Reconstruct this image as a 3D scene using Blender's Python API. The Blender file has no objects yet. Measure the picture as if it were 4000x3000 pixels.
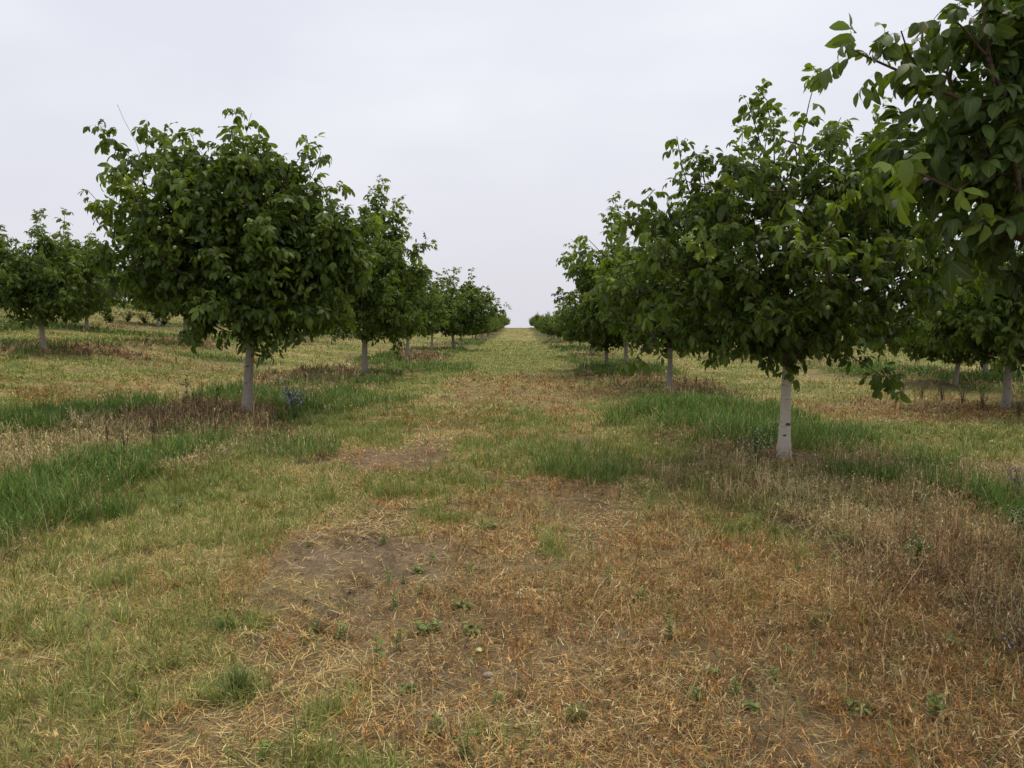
import bpy, math, random
import numpy as np

S = bpy.context.scene
COL = S.collection
rng = np.random.default_rng(11)
random.seed(5)

# ------------------------------------------------------------------ camera, sky, sun, exposure
F = 3022.0                      # focal length in pixels of a 4000 px wide frame
EYE = 1.5
PITCH, YAW = math.atan(222 / F), math.atan(35 / F)
cd = bpy.data.cameras.new('camera'); cam = bpy.data.objects.new('camera', cd); COL.objects.link(cam)
cd.sensor_width = 36.0; cd.lens = 36.0 * F / 4000.0; cd.clip_start = 0.05; cd.clip_end = 5000
cam.location = (0, 0, EYE); cam.rotation_euler = (math.pi / 2 - PITCH, 0, YAW)
S.camera = cam

SUN_EL, SUN_AZ = math.radians(64), math.radians(38)       # azimuth measured from +Y towards +X
W = bpy.data.worlds.new('World'); S.world = W; W.use_nodes = True
nt = W.node_tree; nt.nodes.clear()
def wn(t, **k):
    n = nt.nodes.new(t)
    for a, v in k.items(): setattr(n, a, v)
    return n
out = wn('ShaderNodeOutputWorld'); bg = wn('ShaderNodeBackground'); bg.inputs[1].default_value = 0.1
sky = wn('ShaderNodeTexSky', sky_type='NISHITA', sun_disc=False)
sky.sun_elevation = SUN_EL; sky.sun_rotation = SUN_AZ; sky.air_density = 1.0; sky.dust_density = 3.0
tc = wn('ShaderNodeTexCoord'); mp = wn('ShaderNodeMapping'); mp.inputs['Scale'].default_value = (1.0, 1.0, 2.6)
no = wn('ShaderNodeTexNoise'); no.inputs['Scale'].default_value = 2.1; no.inputs['Detail'].default_value = 4; no.inputs['Roughness'].default_value = 0.5
rp = wn('ShaderNodeValToRGB'); rp.color_ramp.elements[0].position = 0.38; rp.color_ramp.elements[1].position = 0.66
rp.color_ramp.elements[0].color = (0.785, 0.80, 0.872, 1); rp.color_ramp.elements[1].color = (0.90, 0.91, 0.955, 1)
sx = wn('ShaderNodeSeparateXYZ')
mr = wn('ShaderNodeMapRange'); mr.inputs['From Min'].default_value = 0.0; mr.inputs['From Max'].default_value = 0.3
hz = wn('ShaderNodeMix', data_type='RGBA'); hz.inputs['A'].default_value = (0.735, 0.72, 0.785, 1)
sc = wn('ShaderNodeVectorMath', operation='SCALE'); sc.inputs['Scale'].default_value = 7.45
mx = wn('ShaderNodeMix', data_type='RGBA'); mx.inputs['Factor'].default_value = 0.93
L = nt.links.new
L(tc.outputs['Generated'], mp.inputs[0]); L(mp.outputs[0], no.inputs['Vector']); L(no.outputs['Fac'], rp.inputs[0])
L(tc.outputs['Generated'], sx.inputs[0]); L(sx.outputs['Z'], mr.inputs['Value']); L(mr.outputs[0], hz.inputs['Factor'])
L(rp.outputs[0], hz.inputs['B']); L(hz.outputs['Result'], sc.inputs[0]); L(sky.outputs[0], mx.inputs['A']); L(sc.outputs[0], mx.inputs['B'])
L(mx.outputs['Result'], bg.inputs[0]); L(bg.outputs[0], out.inputs[0])

sd = bpy.data.lights.new('sun', 'SUN'); sun = bpy.data.objects.new('sun', sd); COL.objects.link(sun)
sd.energy = 1.5; sd.angle = math.radians(25); sd.color = (1.0, 0.90, 0.74)
sun.rotation_euler = (math.pi / 2 - SUN_EL, 0, -SUN_AZ + math.pi)
VS = S.view_settings
VS.view_transform = 'Standard'; VS.look = 'None'; VS.exposure = 0.47; VS.gamma = 1.0
S.cycles.max_bounces = 6; S.cycles.diffuse_bounces = 2; S.cycles.glossy_bounces = 2; S.cycles.transmission_bounces = 2; S.cycles.transparent_max_bounces = 4

# ------------------------------------------------------------------ helpers
def tag(o, label=None, cat=None, group=None, kind=None):
    for k, v in (('label', label), ('category', cat), ('group', group), ('kind', kind)):
        if v: o[k] = v
    return o

def nrm(v):
    return v / np.maximum(np.linalg.norm(v, axis=-1, keepdims=True), 1e-9)

def hash2(ix, iy, seed):
    h = (ix.astype(np.int64) * 374761393 + iy.astype(np.int64) * 668265263 + seed * 974634777) & 0x7fffffff
    h = ((h ^ (h >> 13)) * 1274126177) & 0x7fffffff
    return ((h ^ (h >> 16)) & 0xffff) / 65535.0

def vnoise(x, y, seed=0):
    x = np.asarray(x, float); y = np.asarray(y, float)
    ix, iy = np.floor(x), np.floor(y); fx, fy = x - ix, y - iy
    fx = fx * fx * (3 - 2 * fx); fy = fy * fy * (3 - 2 * fy)
    a, b = hash2(ix, iy, seed), hash2(ix + 1, iy, seed); c, d = hash2(ix, iy + 1, seed), hash2(ix + 1, iy + 1, seed)
    return (a * (1 - fx) + b * fx) * (1 - fy) + (c * (1 - fx) + d * fx) * fy

def fbm(x, y, seed=0, octv=3):
    s, a, t = 0.0, 0.5, 0.0
    for k in range(octv):
        s = s + a * vnoise(np.asarray(x) * 2 ** k + 17.3 * k, np.asarray(y) * 2 ** k - 9.1 * k, seed + k); t += a; a *= 0.5
    return s / t

def sstep(a, b, x):
    t = np.clip((np.asarray(x, float) - a) / (b - a), 0, 1)
    return t * t * (3 - 2 * t)

def mk(name, V, polys, mats, parent=None, attrs=None, smooth=False, mat_idx=None):
    """V (n,3); polys: list of int arrays (m,k), one array for each polygon size."""
    me = bpy.data.meshes.new(name)
    V = np.ascontiguousarray(V, np.float32)
    me.vertices.add(len(V)); me.vertices.foreach_set('co', V.ravel())
    flat = np.concatenate([p.ravel() for p in polys]).astype(np.int32)
    sizes = np.concatenate([np.full(len(p), p.shape[1], np.int32) for p in polys])
    starts = np.concatenate([[0], np.cumsum(sizes)[:-1]]).astype(np.int32)
    me.loops.add(len(flat)); me.loops.foreach_set('vertex_index', flat)
    me.polygons.add(len(sizes)); me.polygons.foreach_set('loop_start', starts)
    if mat_idx is not None: me.polygons.foreach_set('material_index', np.asarray(mat_idx, np.int32))
    me.polygons.foreach_set('use_smooth', np.full(len(sizes), smooth))
    for k, a in (attrs or {}).items():
        a = np.asarray(a, np.float32)
        if k == 'tint':
            at = me.attributes.new('tint', 'FLOAT_COLOR', 'POINT')
            a4 = np.ones((len(V), 4), np.float32); a4[:, :3] = a; at.data.foreach_set('color', a4.ravel())
        else:
            at = me.attributes.new(k, 'FLOAT_VECTOR', 'POINT'); at.data.foreach_set('vector', np.ascontiguousarray(a).ravel())
    me.update(calc_edges=True)
    for m in (mats if isinstance(mats, (list, tuple)) else [mats]): me.materials.append(m)
    o = bpy.data.objects.new(name, me); COL.objects.link(o)
    if parent: o.parent = parent
    return o

def empty(name, loc, rz=0.0, scale=1.0):
    o = bpy.data.objects.new(name, None); COL.objects.link(o)
    o.location = loc; o.rotation_euler = (0, 0, rz); o.scale = (scale,) * 3; o.empty_display_size = 0.2
    return o

# ------------------------------------------------------------------ materials
def material(name):
    m = bpy.data.materials.new(name); m.use_nodes = True; t = m.node_tree; t.nodes.clear()
    def N(k, **kw):
        n = t.nodes.new(k)
        for a, v in kw.items(): setattr(n, a, v)
        return n
    return m, t, N, t.links.new

def plant_mat(name, rough=0.5, trans=0.3, spec=0.5, veins=False, gain=(1, 1, 1)):
    m, t, N, K = material(name)
    o = N('ShaderNodeOutputMaterial'); p = N('ShaderNodeBsdfPrincipled'); tr = N('ShaderNodeBsdfTranslucent'); mix = N('ShaderNodeMixShader')
    at = N('ShaderNodeAttribute', attribute_name='tint')
    p.inputs['Roughness'].default_value = rough; p.inputs['Specular IOR Level'].default_value = spec
    colr = at.outputs['Color']
    if veins:
        uv = N('ShaderNodeAttribute', attribute_name='leaf'); s = N('ShaderNodeSeparateXYZ'); K(uv.outputs['Vector'], s.inputs[0])
        ab = N('ShaderNodeMath', operation='ABSOLUTE'); K(s.outputs['Y'], ab.inputs[0])
        mid = N('ShaderNodeMapRange'); mid.inputs['From Min'].default_value = 0.03; mid.inputs['From Max'].default_value = 0.10
        mid.inputs['To Min'].default_value = 0.55; mid.inputs['To Max'].default_value = 0.0; K(ab.outputs[0], mid.inputs['Value'])
        a1 = N('ShaderNodeMath', operation='MULTIPLY'); a1.inputs[1].default_value = 0.35; K(ab.outputs[0], a1.inputs[0])
        a2 = N('ShaderNodeMath', operation='SUBTRACT'); K(s.outputs['X'], a2.inputs[0]); K(a1.outputs[0], a2.inputs[1])
        a3 = N('ShaderNodeMath', operation='MULTIPLY'); a3.inputs[1].default_value = 9.0; K(a2.outputs[0], a3.inputs[0])
        a4 = N('ShaderNodeMath', operation='FRACT'); K(a3.outputs[0], a4.inputs[0])
        a5 = N('ShaderNodeMapRange'); a5.inputs['From Min'].default_value = 0.0; a5.inputs['From Max'].default_value = 0.16
        a5.inputs['To Min'].default_value = 0.22; a5.inputs['To Max'].default_value = 0.0; K(a4.outputs[0], a5.inputs['Value'])
        mm = N('ShaderNodeMath', operation='MAXIMUM'); K(mid.outputs[0], mm.inputs[0]); K(a5.outputs[0], mm.inputs[1])
        vm = N('ShaderNodeMix', data_type='RGBA'); vm.inputs['B'].default_value = (0.17, 0.22, 0.06, 1)
        K(mm.outputs[0], vm.inputs['Factor']); K(colr, vm.inputs['A']); colr = vm.outputs['Result']
    K(colr, p.inputs['Base Color'])
    g = N('ShaderNodeMix', data_type='RGBA', blend_type='MULTIPLY'); g.inputs['Factor'].default_value = 1.0
    g.inputs['B'].default_value = (*gain, 1); K(colr, g.inputs['A']); K(g.outputs['Result'], tr.inputs['Color'])
    mix.inputs[0].default_value = trans
    K(p.outputs[0], mix.inputs[1]); K(tr.outputs[0], mix.inputs[2]); K(mix.outputs[0], o.inputs[0])
    return m

M_LEAF = plant_mat('walnut leaf', 0.5, 0.32, 0.30, True, (2.1, 2.1, .8))
M_GRASS = plant_mat('grass blade', 0.6, 0.25, 0.25, False, (1.2, 1.2, 1.0))
M_DRY = plant_mat('dry stem', 0.8, 0.15, 0.15)

def bark_mat(name, c1, c2, dark, streak=0.62):
    m, t, N, K = material(name)
    o = N('ShaderNodeOutputMaterial'); p = N('ShaderNodeBsdfPrincipled'); p.inputs['Roughness'].default_value = 0.85
    p.inputs['Specular IOR Level'].default_value = 0.2
    tcn = N('ShaderNodeTexCoord')
    n1 = N('ShaderNodeTexNoise'); n1.inputs['Scale'].default_value = 14; n1.inputs['Detail'].default_value = 6; K(tcn.outputs['Object'], n1.inputs['Vector'])
    mpp = N('ShaderNodeMapping'); mpp.inputs['Scale'].default_value = (7, 7, 46); K(tcn.outputs['Object'], mpp.inputs[0])
    n2 = N('ShaderNodeTexNoise'); n2.inputs['Scale'].default_value = 1.0; n2.inputs['Detail'].default_value = 3; K(mpp.outputs[0], n2.inputs['Vector'])
    r1 = N('ShaderNodeMix', data_type='RGBA'); r1.inputs['A'].default_value = (*c1, 1); r1.inputs['B'].default_value = (*c2, 1); K(n1.outputs['Fac'], r1.inputs['Factor'])
    r2 = N('ShaderNodeMapRange'); r2.inputs['From Min'].default_value = streak; r2.inputs['From Max'].default_value = streak + 0.08; K(n2.outputs['Fac'], r2.inputs['Value'])
    r3 = N('ShaderNodeMix', data_type='RGBA'); r3.inputs['B'].default_value = (*dark, 1); K(r2.outputs[0], r3.inputs['Factor']); K(r1.outputs['Result'], r3.inputs['A'])
    K(r3.outputs['Result'], p.inputs['Base Color'])
    b = N('ShaderNodeBump'); b.inputs['Strength'].default_value = 0.5; b.inputs['Distance'].default_value = 0.01; K(n2.outputs['Fac'], b.inputs['Height']); K(b.outputs[0], p.inputs['Normal'])
    K(p.outputs[0], o.inputs[0])
    return m
M_BARK_WHITE = bark_mat('pale trunk bark', (0.48, 0.43, 0.345), (0.63, 0.57, 0.47), (0.20, 0.17, 0.13), 0.64)
M_BARK = bark_mat('grey trunk bark', (0.21, 0.185, 0.15), (0.37, 0.33, 0.275), (0.08, 0.065, 0.05), 0.64)
M_TWIG = bark_mat('dark twig bark', (0.06, 0.038, 0.027), (0.12, 0.082, 0.055), (0.03, 0.025, 0.02), 0.6)
M_SCAR = bark_mat('dark scar', (0.07, 0.055, 0.042), (0.15, 0.12, 0.095), (0.02, 0.02, 0.02), 0.6)

def plain(name, c, rough=0.6, var=0.3, scale=20):
    m, t, N, K = material(name)
    o = N('ShaderNodeOutputMaterial'); p = N('ShaderNodeBsdfPrincipled'); p.inputs['Roughness'].default_value = rough
    tcn = N('ShaderNodeTexCoord'); n1 = N('ShaderNodeTexNoise'); n1.inputs['Scale'].default_value = scale; K(tcn.outputs['Object'], n1.inputs['Vector'])
    r1 = N('ShaderNodeMix', data_type='RGBA'); r1.inputs['A'].default_value = (*[v * (1 - var) for v in c], 1); r1.inputs['B'].default_value = (*[min(1, v * (1 + var)) for v in c], 1)
    K(n1.outputs['Fac'], r1.inputs['Factor']); K(r1.outputs['Result'], p.inputs['Base Color']); K(p.outputs[0], o.inputs[0])
    return m
M_NUT = plain('green walnut husk', (0.20, 0.26, 0.07), 0.5)
M_WHITEFL = plain('white petals', (0.75, 0.75, 0.66), 0.7, 0.1)
M_PURPLE = plain('violet petals', (0.36, 0.31, 0.55), 0.7, 0.25)
M_YELLOWFL = plain('yellow petals', (0.72, 0.62, 0.05), 0.7, 0.15)
M_PALELEAF = plain('pale fallen leaf', (0.50, 0.58, 0.18), 0.5, 0.15)
M_STONE = plain('grey soil clod', (0.27, 0.235, 0.19), 0.9, 0.25, 30)

# ------------------------------------------------------------------ terrain
_tx = np.linspace(-140, 140, 2801)
_tz = np.interp(-_tx, [-140, -80, -40, -20, -10, -4, 4, 5.5, 8, 13.5, 22, 30, 45, 80, 140], [5.0, 3.2, 1.6, 0.45, 0.05, 0, 0, 0.03, 0.25, 0.85, 1.4, 2.9, 4.4, 6.0, 7.5])
_k = np.hanning(31); _k /= _k.sum(); _tz = np.convolve(np.pad(_tz, 15, mode='edge'), _k, 'valid')
ROWS = [-5.0, 3.45, -13.5, 11.2, -22.0, 20.0, -31.0]

def strip(x, y):
    s = 0.0
    jit = (fbm(x * 0.45, y * 0.45, 71) - 0.5) * 1.3
    for r in ROWS:
        hw = 1.35 if r != -5.0 else 1.55
        s = np.maximum(s, 1 - sstep(hw - 0.25, hw + 0.25, np.abs(x - r) + jit))
    return s

def tz(x, y):
    x = np.asarray(x, float); y = np.asarray(y, float)
    z = np.interp(x, _tx, _tz) * sstep(-8, 16, y)
    z = z + 1.25 * sstep(105, 205, y) - np.clip((y - 215) * 0.03, 0, 9)
    near = 1 - sstep(20, 60, y)
    z = z + (fbm(x * 0.22, y * 0.22, 5, 2) - 0.5) * 0.16 * sstep(2, 9, np.hypot(x, y))
    z = z + (fbm(x * 1.5, y * 1.5, 9, 3) - 0.5) * 0.055 * near
    q = np.abs(x + 1.2 - .1 * (y - 4.7)); lug = np.abs((((y - 4.7) * 1.0 + (x + 1.2) * .8) / .19) % 1.0 - .5) * 2
    z = z + (sstep(.25, .8, lug) - .6) * .055 * (1 - sstep(.30, .42, q)) * sstep(.25, .5, fbm(x * 2.5, y * 2.5, 161)) * sstep(3.4, 3.8, y) * (1 - sstep(5.3, 5.8, y))
    z = z + strip(x, y) * (0.02 + 0.16 * fbm(x * 0.8, y * 0.8, 13)) * sstep(2.0, 5.0, y)
    return z

CP = np.array([0, 0, EYE])
_cy, _sy, _cp, _sp = math.cos(YAW), math.sin(YAW), math.cos(PITCH), math.sin(PITCH)
def G(u, v, full=True):
    """ground point seen at a pixel of the 4000 px frame (full) or of its 2212 px copy"""
    if not full: u, v = u * 4000 / 2212, v * 4000 / 2212
    a, b = (u - 2000) / F, -(v - 1500) / F
    fy, fz = _cp + b * _sp, -_sp + b * _cp
    d = np.array([_cy * a - _sy * fy, _sy * a + _cy * fy, fz])
    t = np.linspace(2.0, 260, 26000)
    p = CP[None] + d[None] * t[:, None]
    i = np.argmax(p[:, 2] <= tz(p[:, 0], p[:, 1]))
    if i == 0: i = len(t) - 1
    return p[i]

# patches of different growth:  (x, y, rx, ry) in the 2212 px copy, turned into ellipses on the ground
RAW = [
 # short-turf patches
 (1900, 1480, 900, 330, dict(brown=.9, green=.05, bare=.25, lush=0, weed=0.06, purple=.3)),
 (1180, 1480, 520, 260, dict(brown=.85, green=.06, bare=.5, lush=0, weed=0.05)),
 (800, 1400, 200, 150, dict(brown=.6, green=.08, bare=.6)),
 (960, 1230, 240, 110, dict(brown=.75, green=.1, bare=.5)),
 (1560, 1240, 330, 120, dict(brown=.8, green=.12, bare=.15, lush=0, weed=0.1)),
 (750, 1215, 190, 105, dict(bare=.95, green=.08, brown=.5)),
 (640, 1300, 130, 50, dict(bare=.55, green=.15, brown=.2)),
 (560, 1560, 110, 50, dict(bare=.7, green=.15, brown=.6)),
 (940, 1540, 130, 60, dict(bare=.75, green=.08, brown=.7)),
 (840, 990, 120, 22, dict(bare=.85, brown=.9, green=.1, purple=.6)),
 (1130, 1075, 160, 85, dict(bare=.6, brown=.75, green=.12)),
 (2130, 1040, 110, 40, dict(lush=0, weed=.9, purple=.2)),
 (1650, 1010, 160, 24, dict(lush=.05, weed=.8, purple=.3)),
 (1160, 838, 180, 36, dict(brown=.75, green=.2, bare=.15)),
 (1030, 820, 60, 12, dict(brown=.8, green=.1, bare=.5)),
 (1950, 885, 250, 26, dict(brown=.85, green=.08, bare=.25, weed=0.1, lush=0)),
 (180, 1420, 330, 200, dict(green=.42, brown=.06, bare=.12)),
 (300, 1230, 260, 60, dict(green=.46, brown=.12, bare=.08)),
 (500, 1350, 110, 25, dict(green=.85, brown=0, bare=0)),
 (500, 1500, 90, 50, dict(green=.8, brown=0, bare=0.1)),
 (1180, 985, 190, 40, dict(green=.8, brown=.1, bare=0)),
 (930, 1055, 140, 26, dict(green=.85, brown=.1, bare=0)),
 (1270, 1000, 90, 35, dict(green=.85, brown=0, bare=0, lush=.3)),
 (1120, 1110, 120, 30, dict(green=.15, brown=.6, bare=.3)),
 (950, 940, 110, 12, dict(green=.15, brown=.15, bare=.15)),
 (890, 890, 130, 22, dict(green=.45, brown=.25, bare=.05)),
 (1950, 950, 260, 28, dict(green=.75, brown=.0, bare=0, lush=0, weed=0)),
 (1100, 770, 160, 26, dict(green=.8, brown=.05, bare=0)),
 # left strip
 (450, 905, 110, 40, dict(lush=.05, weed=1, purple=1.0)),
 (560, 915, 110, 26, dict(lush=.05, weed=.95, purple=.95)),
 (620, 970, 90, 22, dict(lush=.4, weed=.5, purple=.2)),
 (720, 880, 60, 16, dict(lush=.7, weed=.3, purple=0)),
 (800, 868, 90, 18, dict(lush=.55, weed=.2, purple=0)),
 (930, 795, 90, 14, dict(lush=.8, weed=.1, purple=0)),
 (900, 770, 55, 12, dict(lush=.0, weed=1, purple=.9)),
 (700, 815, 80, 18, dict(lush=.1, weed=.8, purple=.6)),
 (190, 764, 80, 12, dict(lush=0, weed=1, purple=1)),
 (40, 768, 60, 14, dict(lush=1, weed=0)),
 # right strip
 (1520, 885, 170, 30, dict(lush=1, weed=0.02)),
 (1640, 900, 80, 22, dict(lush=1, weed=0.02)),
 (1780, 945, 80, 16, dict(lush=.9, weed=0.1)),
 (1960, 1010, 110, 18, dict(lush=.85, weed=0.1)),
 (1700, 992, 110, 20, dict(lush=0, weed=.2, bare=1, brown=.9, purple=1)),
 (1450, 945, 110, 22, dict(lush=.1, weed=.85, purple=.7)),
 (1560, 975, 110, 26, dict(lush=.05, weed=.9, purple=.25)),
 (1740, 1050, 150, 44, dict(lush=0, weed=1, purple=0)),
 (1850, 1005, 90, 24, dict(lush=0, weed=1, purple=.2)),
 (1600, 1070, 60, 30, dict(lush=0, weed=.9, purple=.4)),
 (1960, 1080, 130, 40, dict(lush=0.05, weed=1, purple=.35)),
 (2080, 1180, 230, 110, dict(lush=0, weed=1, purple=.85)),
 (1800, 1130, 140, 50, dict(lush=0, weed=.9, purple=.1)),
 (2150, 1320, 120, 90, dict(lush=0, weed=.9, purple=.8)),
 (1420, 825, 100, 12, dict(lush=0, weed=.9, purple=.4)),
]
BLOBS = []
for (u, v, ru, rv, tgt) in RAW:
    c = G(u, v, False); a = G(u, v - rv, False); b = G(u, v + rv, False); e = G(u + ru, v, False)
    BLOBS.append((c[0], (a[1] + b[1]) / 2 * 0.5 + c[1] * 0.5, max(abs(e[0] - c[0]), .1), max(abs(a[1] - b[1]) / 2, .1), c[0] / max(c[1], 1), tgt))

for (cx, cy, rx, ry, tgt) in [(-6.9, 11.0, .75, 2.6, dict(lush=1, weed=.05)), (-5.5, 8.6, .95, 3.0, dict(lush=.03, weed=1, purple=.02)), (-4.05, 6.2, .62, 2.0, dict(lush=1, weed=.02)),
        (-3.9, 8.6, .4, 1.3, dict(lush=.75, weed=.3, purple=.1)), (-5.1, 12.4, 1.0, 1.7, dict(lush=.03, weed=1, purple=1)), (-4.2, 10.6, .5, 1.0, dict(lush=.2, weed=.8, purple=.6)),
        (-12.6, 22.5, 2.2, .9, dict(lush=0, weed=1, purple=1)), (-15.2, 21.5, 1.2, 1.0, dict(lush=1, weed=0)), (-9.9, 25.5, 1.5, 1.0, dict(lush=.9, weed=.2)), (-19, 37, 6, 1.6, dict(lush=.6, weed=.5, purple=.3)), (-15, 44, 5, 1.6, dict(lush=.5, weed=.6))]:
    BLOBS.append((cx, cy, rx, ry, 0, tgt))

def field(x, y):
    n1 = fbm(x * 0.30, y * 0.22, 21); n2 = fbm(x * 0.9, y * 0.7, 31); n3 = fbm(x * 2.2, y * 2.2, 41); n4 = fbm(x * .35, y * .3, 51)
    s = strip(x, y) * sstep(1.0, 4.0, y)
    f = {}
    f['lush'] = s * sstep(0.50, 0.60, n1 * 0.6 + n2 * 0.4)
    f['weed'] = s * (1 - f['lush']) * (0.45 + 0.5 * n3)
    f['purple'] = sstep(0.48, 0.62, n4)
    f['brown'] = sstep(0.50, 0.68, fbm(x * .5, y * .28, 61)) * (0.7 - .45 * sstep(12, 20, y))
    f['bare'] = sstep(0.58, 0.75, fbm(x * .8, y * .5, 81)) * 0.5
    f['green'] = np.clip(0.60 + (n2 - 0.5) * 1.6, 0.1, 0.9)
    for xt in (-1.15, .65):
        tr = np.exp(-((x - xt - .25 * (n1 - .5)) / .32) ** 2) * (1 - sstep(14, 30, y)) * sstep(.3, .6, fbm(x * .6, y * .35, 151))
        f['bare'] = np.maximum(f['bare'], .75 * tr); f['brown'] = np.maximum(f['brown'], .6 * tr)
    wob = (n3 - .5) * .9 + (n2 - .5) * .7 + (fbm(x * 6, y * 6, 45, 2) - .5) * .7
    for (cx, cy, rx, ry, sl, tgt) in BLOBS:
        dx = (x - cx - 0.6 * sl * (y - cy)) / rx; dy = (y - cy) / ry
        w = 1 - sstep(0.75, 1.25, np.sqrt(dx * dx + dy * dy) + wob)
        for k, tv in tgt.items(): f[k] = f[k] * (1 - w) + tv * w
    f['green'] = np.clip(f['green'] * (1 - 0.8 * f['brown']) + (n3 - .5) * .5, 0.02, 0.95)
    f['bare'] = np.clip(f['bare'] + (n3 - .5) * .6 * (f['bare'] > .15), 0, 1)
    f['n3'] = n3
    return f

def axis(vals):
    outv = [vals[0][0]]
    for (a, b, st) in vals:
        n = max(1, int(round((b - a) / st))); outv += list(np.linspace(a, b, n + 1)[1:])
    return np.array(outv)
gx = axis([(-900, -150, 125), (-150, -40, 5), (-40, -12, 1), (-12, -2.2, 0.1), (-2.2, .2, .035), (.2, 9, .1), (9, 30, 0.8), (30, 150, 5), (150, 900, 125)])
gy = axis([(-60, 0, 6), (0, 2, .4), (2, 3.4, .1), (3.4, 5.8, .035), (5.8, 13, 0.1), (13, 30, 0.25), (30, 80, 1.0), (80, 240, 4), (240, 1500, 60)])
GX, GY = np.meshgrid(gx, gy); xs, ys = GX.ravel(), GY.ravel()
f = field(xs, ys)
soil = np.array([.205, .152, .098]); thatch = np.array([.40, .315, .14]); grn = np.array([.215, .215, .06]); brn = np.array([.165, .112, .06]); dk = np.array([.07, .055, .035])
tc_ = thatch * (1 - f['green'])[:, None] + grn * f['green'][:, None]
tc_ = tc_ * (1 - .7 * f['brown'])[:, None] + brn * (.7 * f['brown'])[:, None]
tc_ = tc_ * (1 - f['bare'])[:, None] + soil * f['bare'][:, None]
lw = np.clip(f['lush'] + f['weed'], 0, 1)[:, None] * .75
tc_ = tc_ * (1 - lw) + (dk * (1 - f['lush'])[:, None] + np.array([.045, .065, .018]) * f['lush'][:, None]) * lw
i = np.arange(len(gy) - 1)[:, None] * len(gx) + np.arange(len(gx) - 1)[None]; i = i.ravel()
m, t, N, K = material('orchard soil and thatch')
o_ = N('ShaderNodeOutputMaterial'); p_ = N('ShaderNodeBsdfPrincipled'); p_.inputs['Roughness'].default_value = 0.95; p_.inputs['Specular IOR Level'].default_value = 0.1
at = N('ShaderNodeAttribute', attribute_name='tint'); tcn = N('ShaderNodeTexCoord')
n1 = N('ShaderNodeTexNoise'); n1.inputs['Scale'].default_value = 9; n1.inputs['Detail'].default_value = 8; n1.inputs['Roughness'].default_value = 0.7; K(tcn.outputs['Object'], n1.inputs['Vector'])
n2 = N('ShaderNodeTexNoise'); n2.inputs['Scale'].default_value = 60; n2.inputs['Detail'].default_value = 5; K(tcn.outputs['Object'], n2.inputs['Vector'])
r1 = N('ShaderNodeMapRange'); r1.inputs['From Min'].default_value = .25; r1.inputs['From Max'].default_value = .75; r1.inputs['To Min'].default_value = .5; r1.inputs['To Max'].default_value = 1.5; K(n1.outputs['Fac'], r1.inputs['Value'])
n3_ = N('ShaderNodeTexNoise'); n3_.inputs['Scale'].default_value = 2.3; n3_.inputs['Detail'].default_value = 5; K(tcn.outputs['Object'], n3_.inputs['Vector'])
r3_ = N('ShaderNodeMapRange'); r3_.inputs['From Min'].default_value = .3; r3_.inputs['From Max'].default_value = .7; r3_.inputs['To Min'].default_value = .7; r3_.inputs['To Max'].default_value = 1.25; K(n3_.outputs['Fac'], r3_.inputs['Value'])
v0 = N('ShaderNodeVectorMath', operation='SCALE'); K(at.outputs['Color'], v0.inputs[0]); K(r3_.outputs[0], v0.inputs['Scale'])
v1 = N('ShaderNodeVectorMath', operation='SCALE'); K(v0.outputs[0], v1.inputs[0]); K(r1.outputs[0], v1.inputs['Scale'])
K(v1.outputs[0], p_.inputs['Base Color'])
ad = N('ShaderNodeMath', operation='ADD'); K(n1.outputs['Fac'], ad.inputs[0]); K(n2.outputs['Fac'], ad.inputs[1])
b_ = N('ShaderNodeBump'); b_.inputs['Strength'].default_value = 0.8; b_.inputs['Distance'].default_value = 0.05; K(ad.outputs[0], b_.inputs['Height']); K(b_.outputs[0], p_.inputs['Normal'])
K(p_.outputs[0], o_.inputs[0])
gr = mk('ground', np.stack([xs, ys, tz(xs, ys)], 1), [np.stack([i, i + 1, i + 1 + len(gx), i + len(gx)], 1)], m, attrs={'tint': tc_}, smooth=True)
tag(gr, kind='structure')

# ------------------------------------------------------------------ grass, litter and weeds (nobody could count them)
BANDS = [(2.0, 4.5, 1.0), (4.5, 8, .62), (8, 14, .24), (14, 24, .085), (24, 42, .03), (42, 85, .0085), (85, 215, .0012)]
def scatter(dens, lo=0, hi=9):
    """points in the wedge of ground in front of the viewer and a margin beside it"""
    X, Y = [], []
    for (a, b, q) in BANDS[lo:hi]:
        wb = .74 * b + 1.1; m_ = int(dens * q * 2 * wb * (b - a))
        y = rng.uniform(a, b, m_); x = rng.uniform(-wb, wb, m_); k_ = np.abs(x) < .74 * y + 1.1
        X.append(x[k_]); Y.append(y[k_])
    return np.concatenate(X), np.concatenate(Y)

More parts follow.
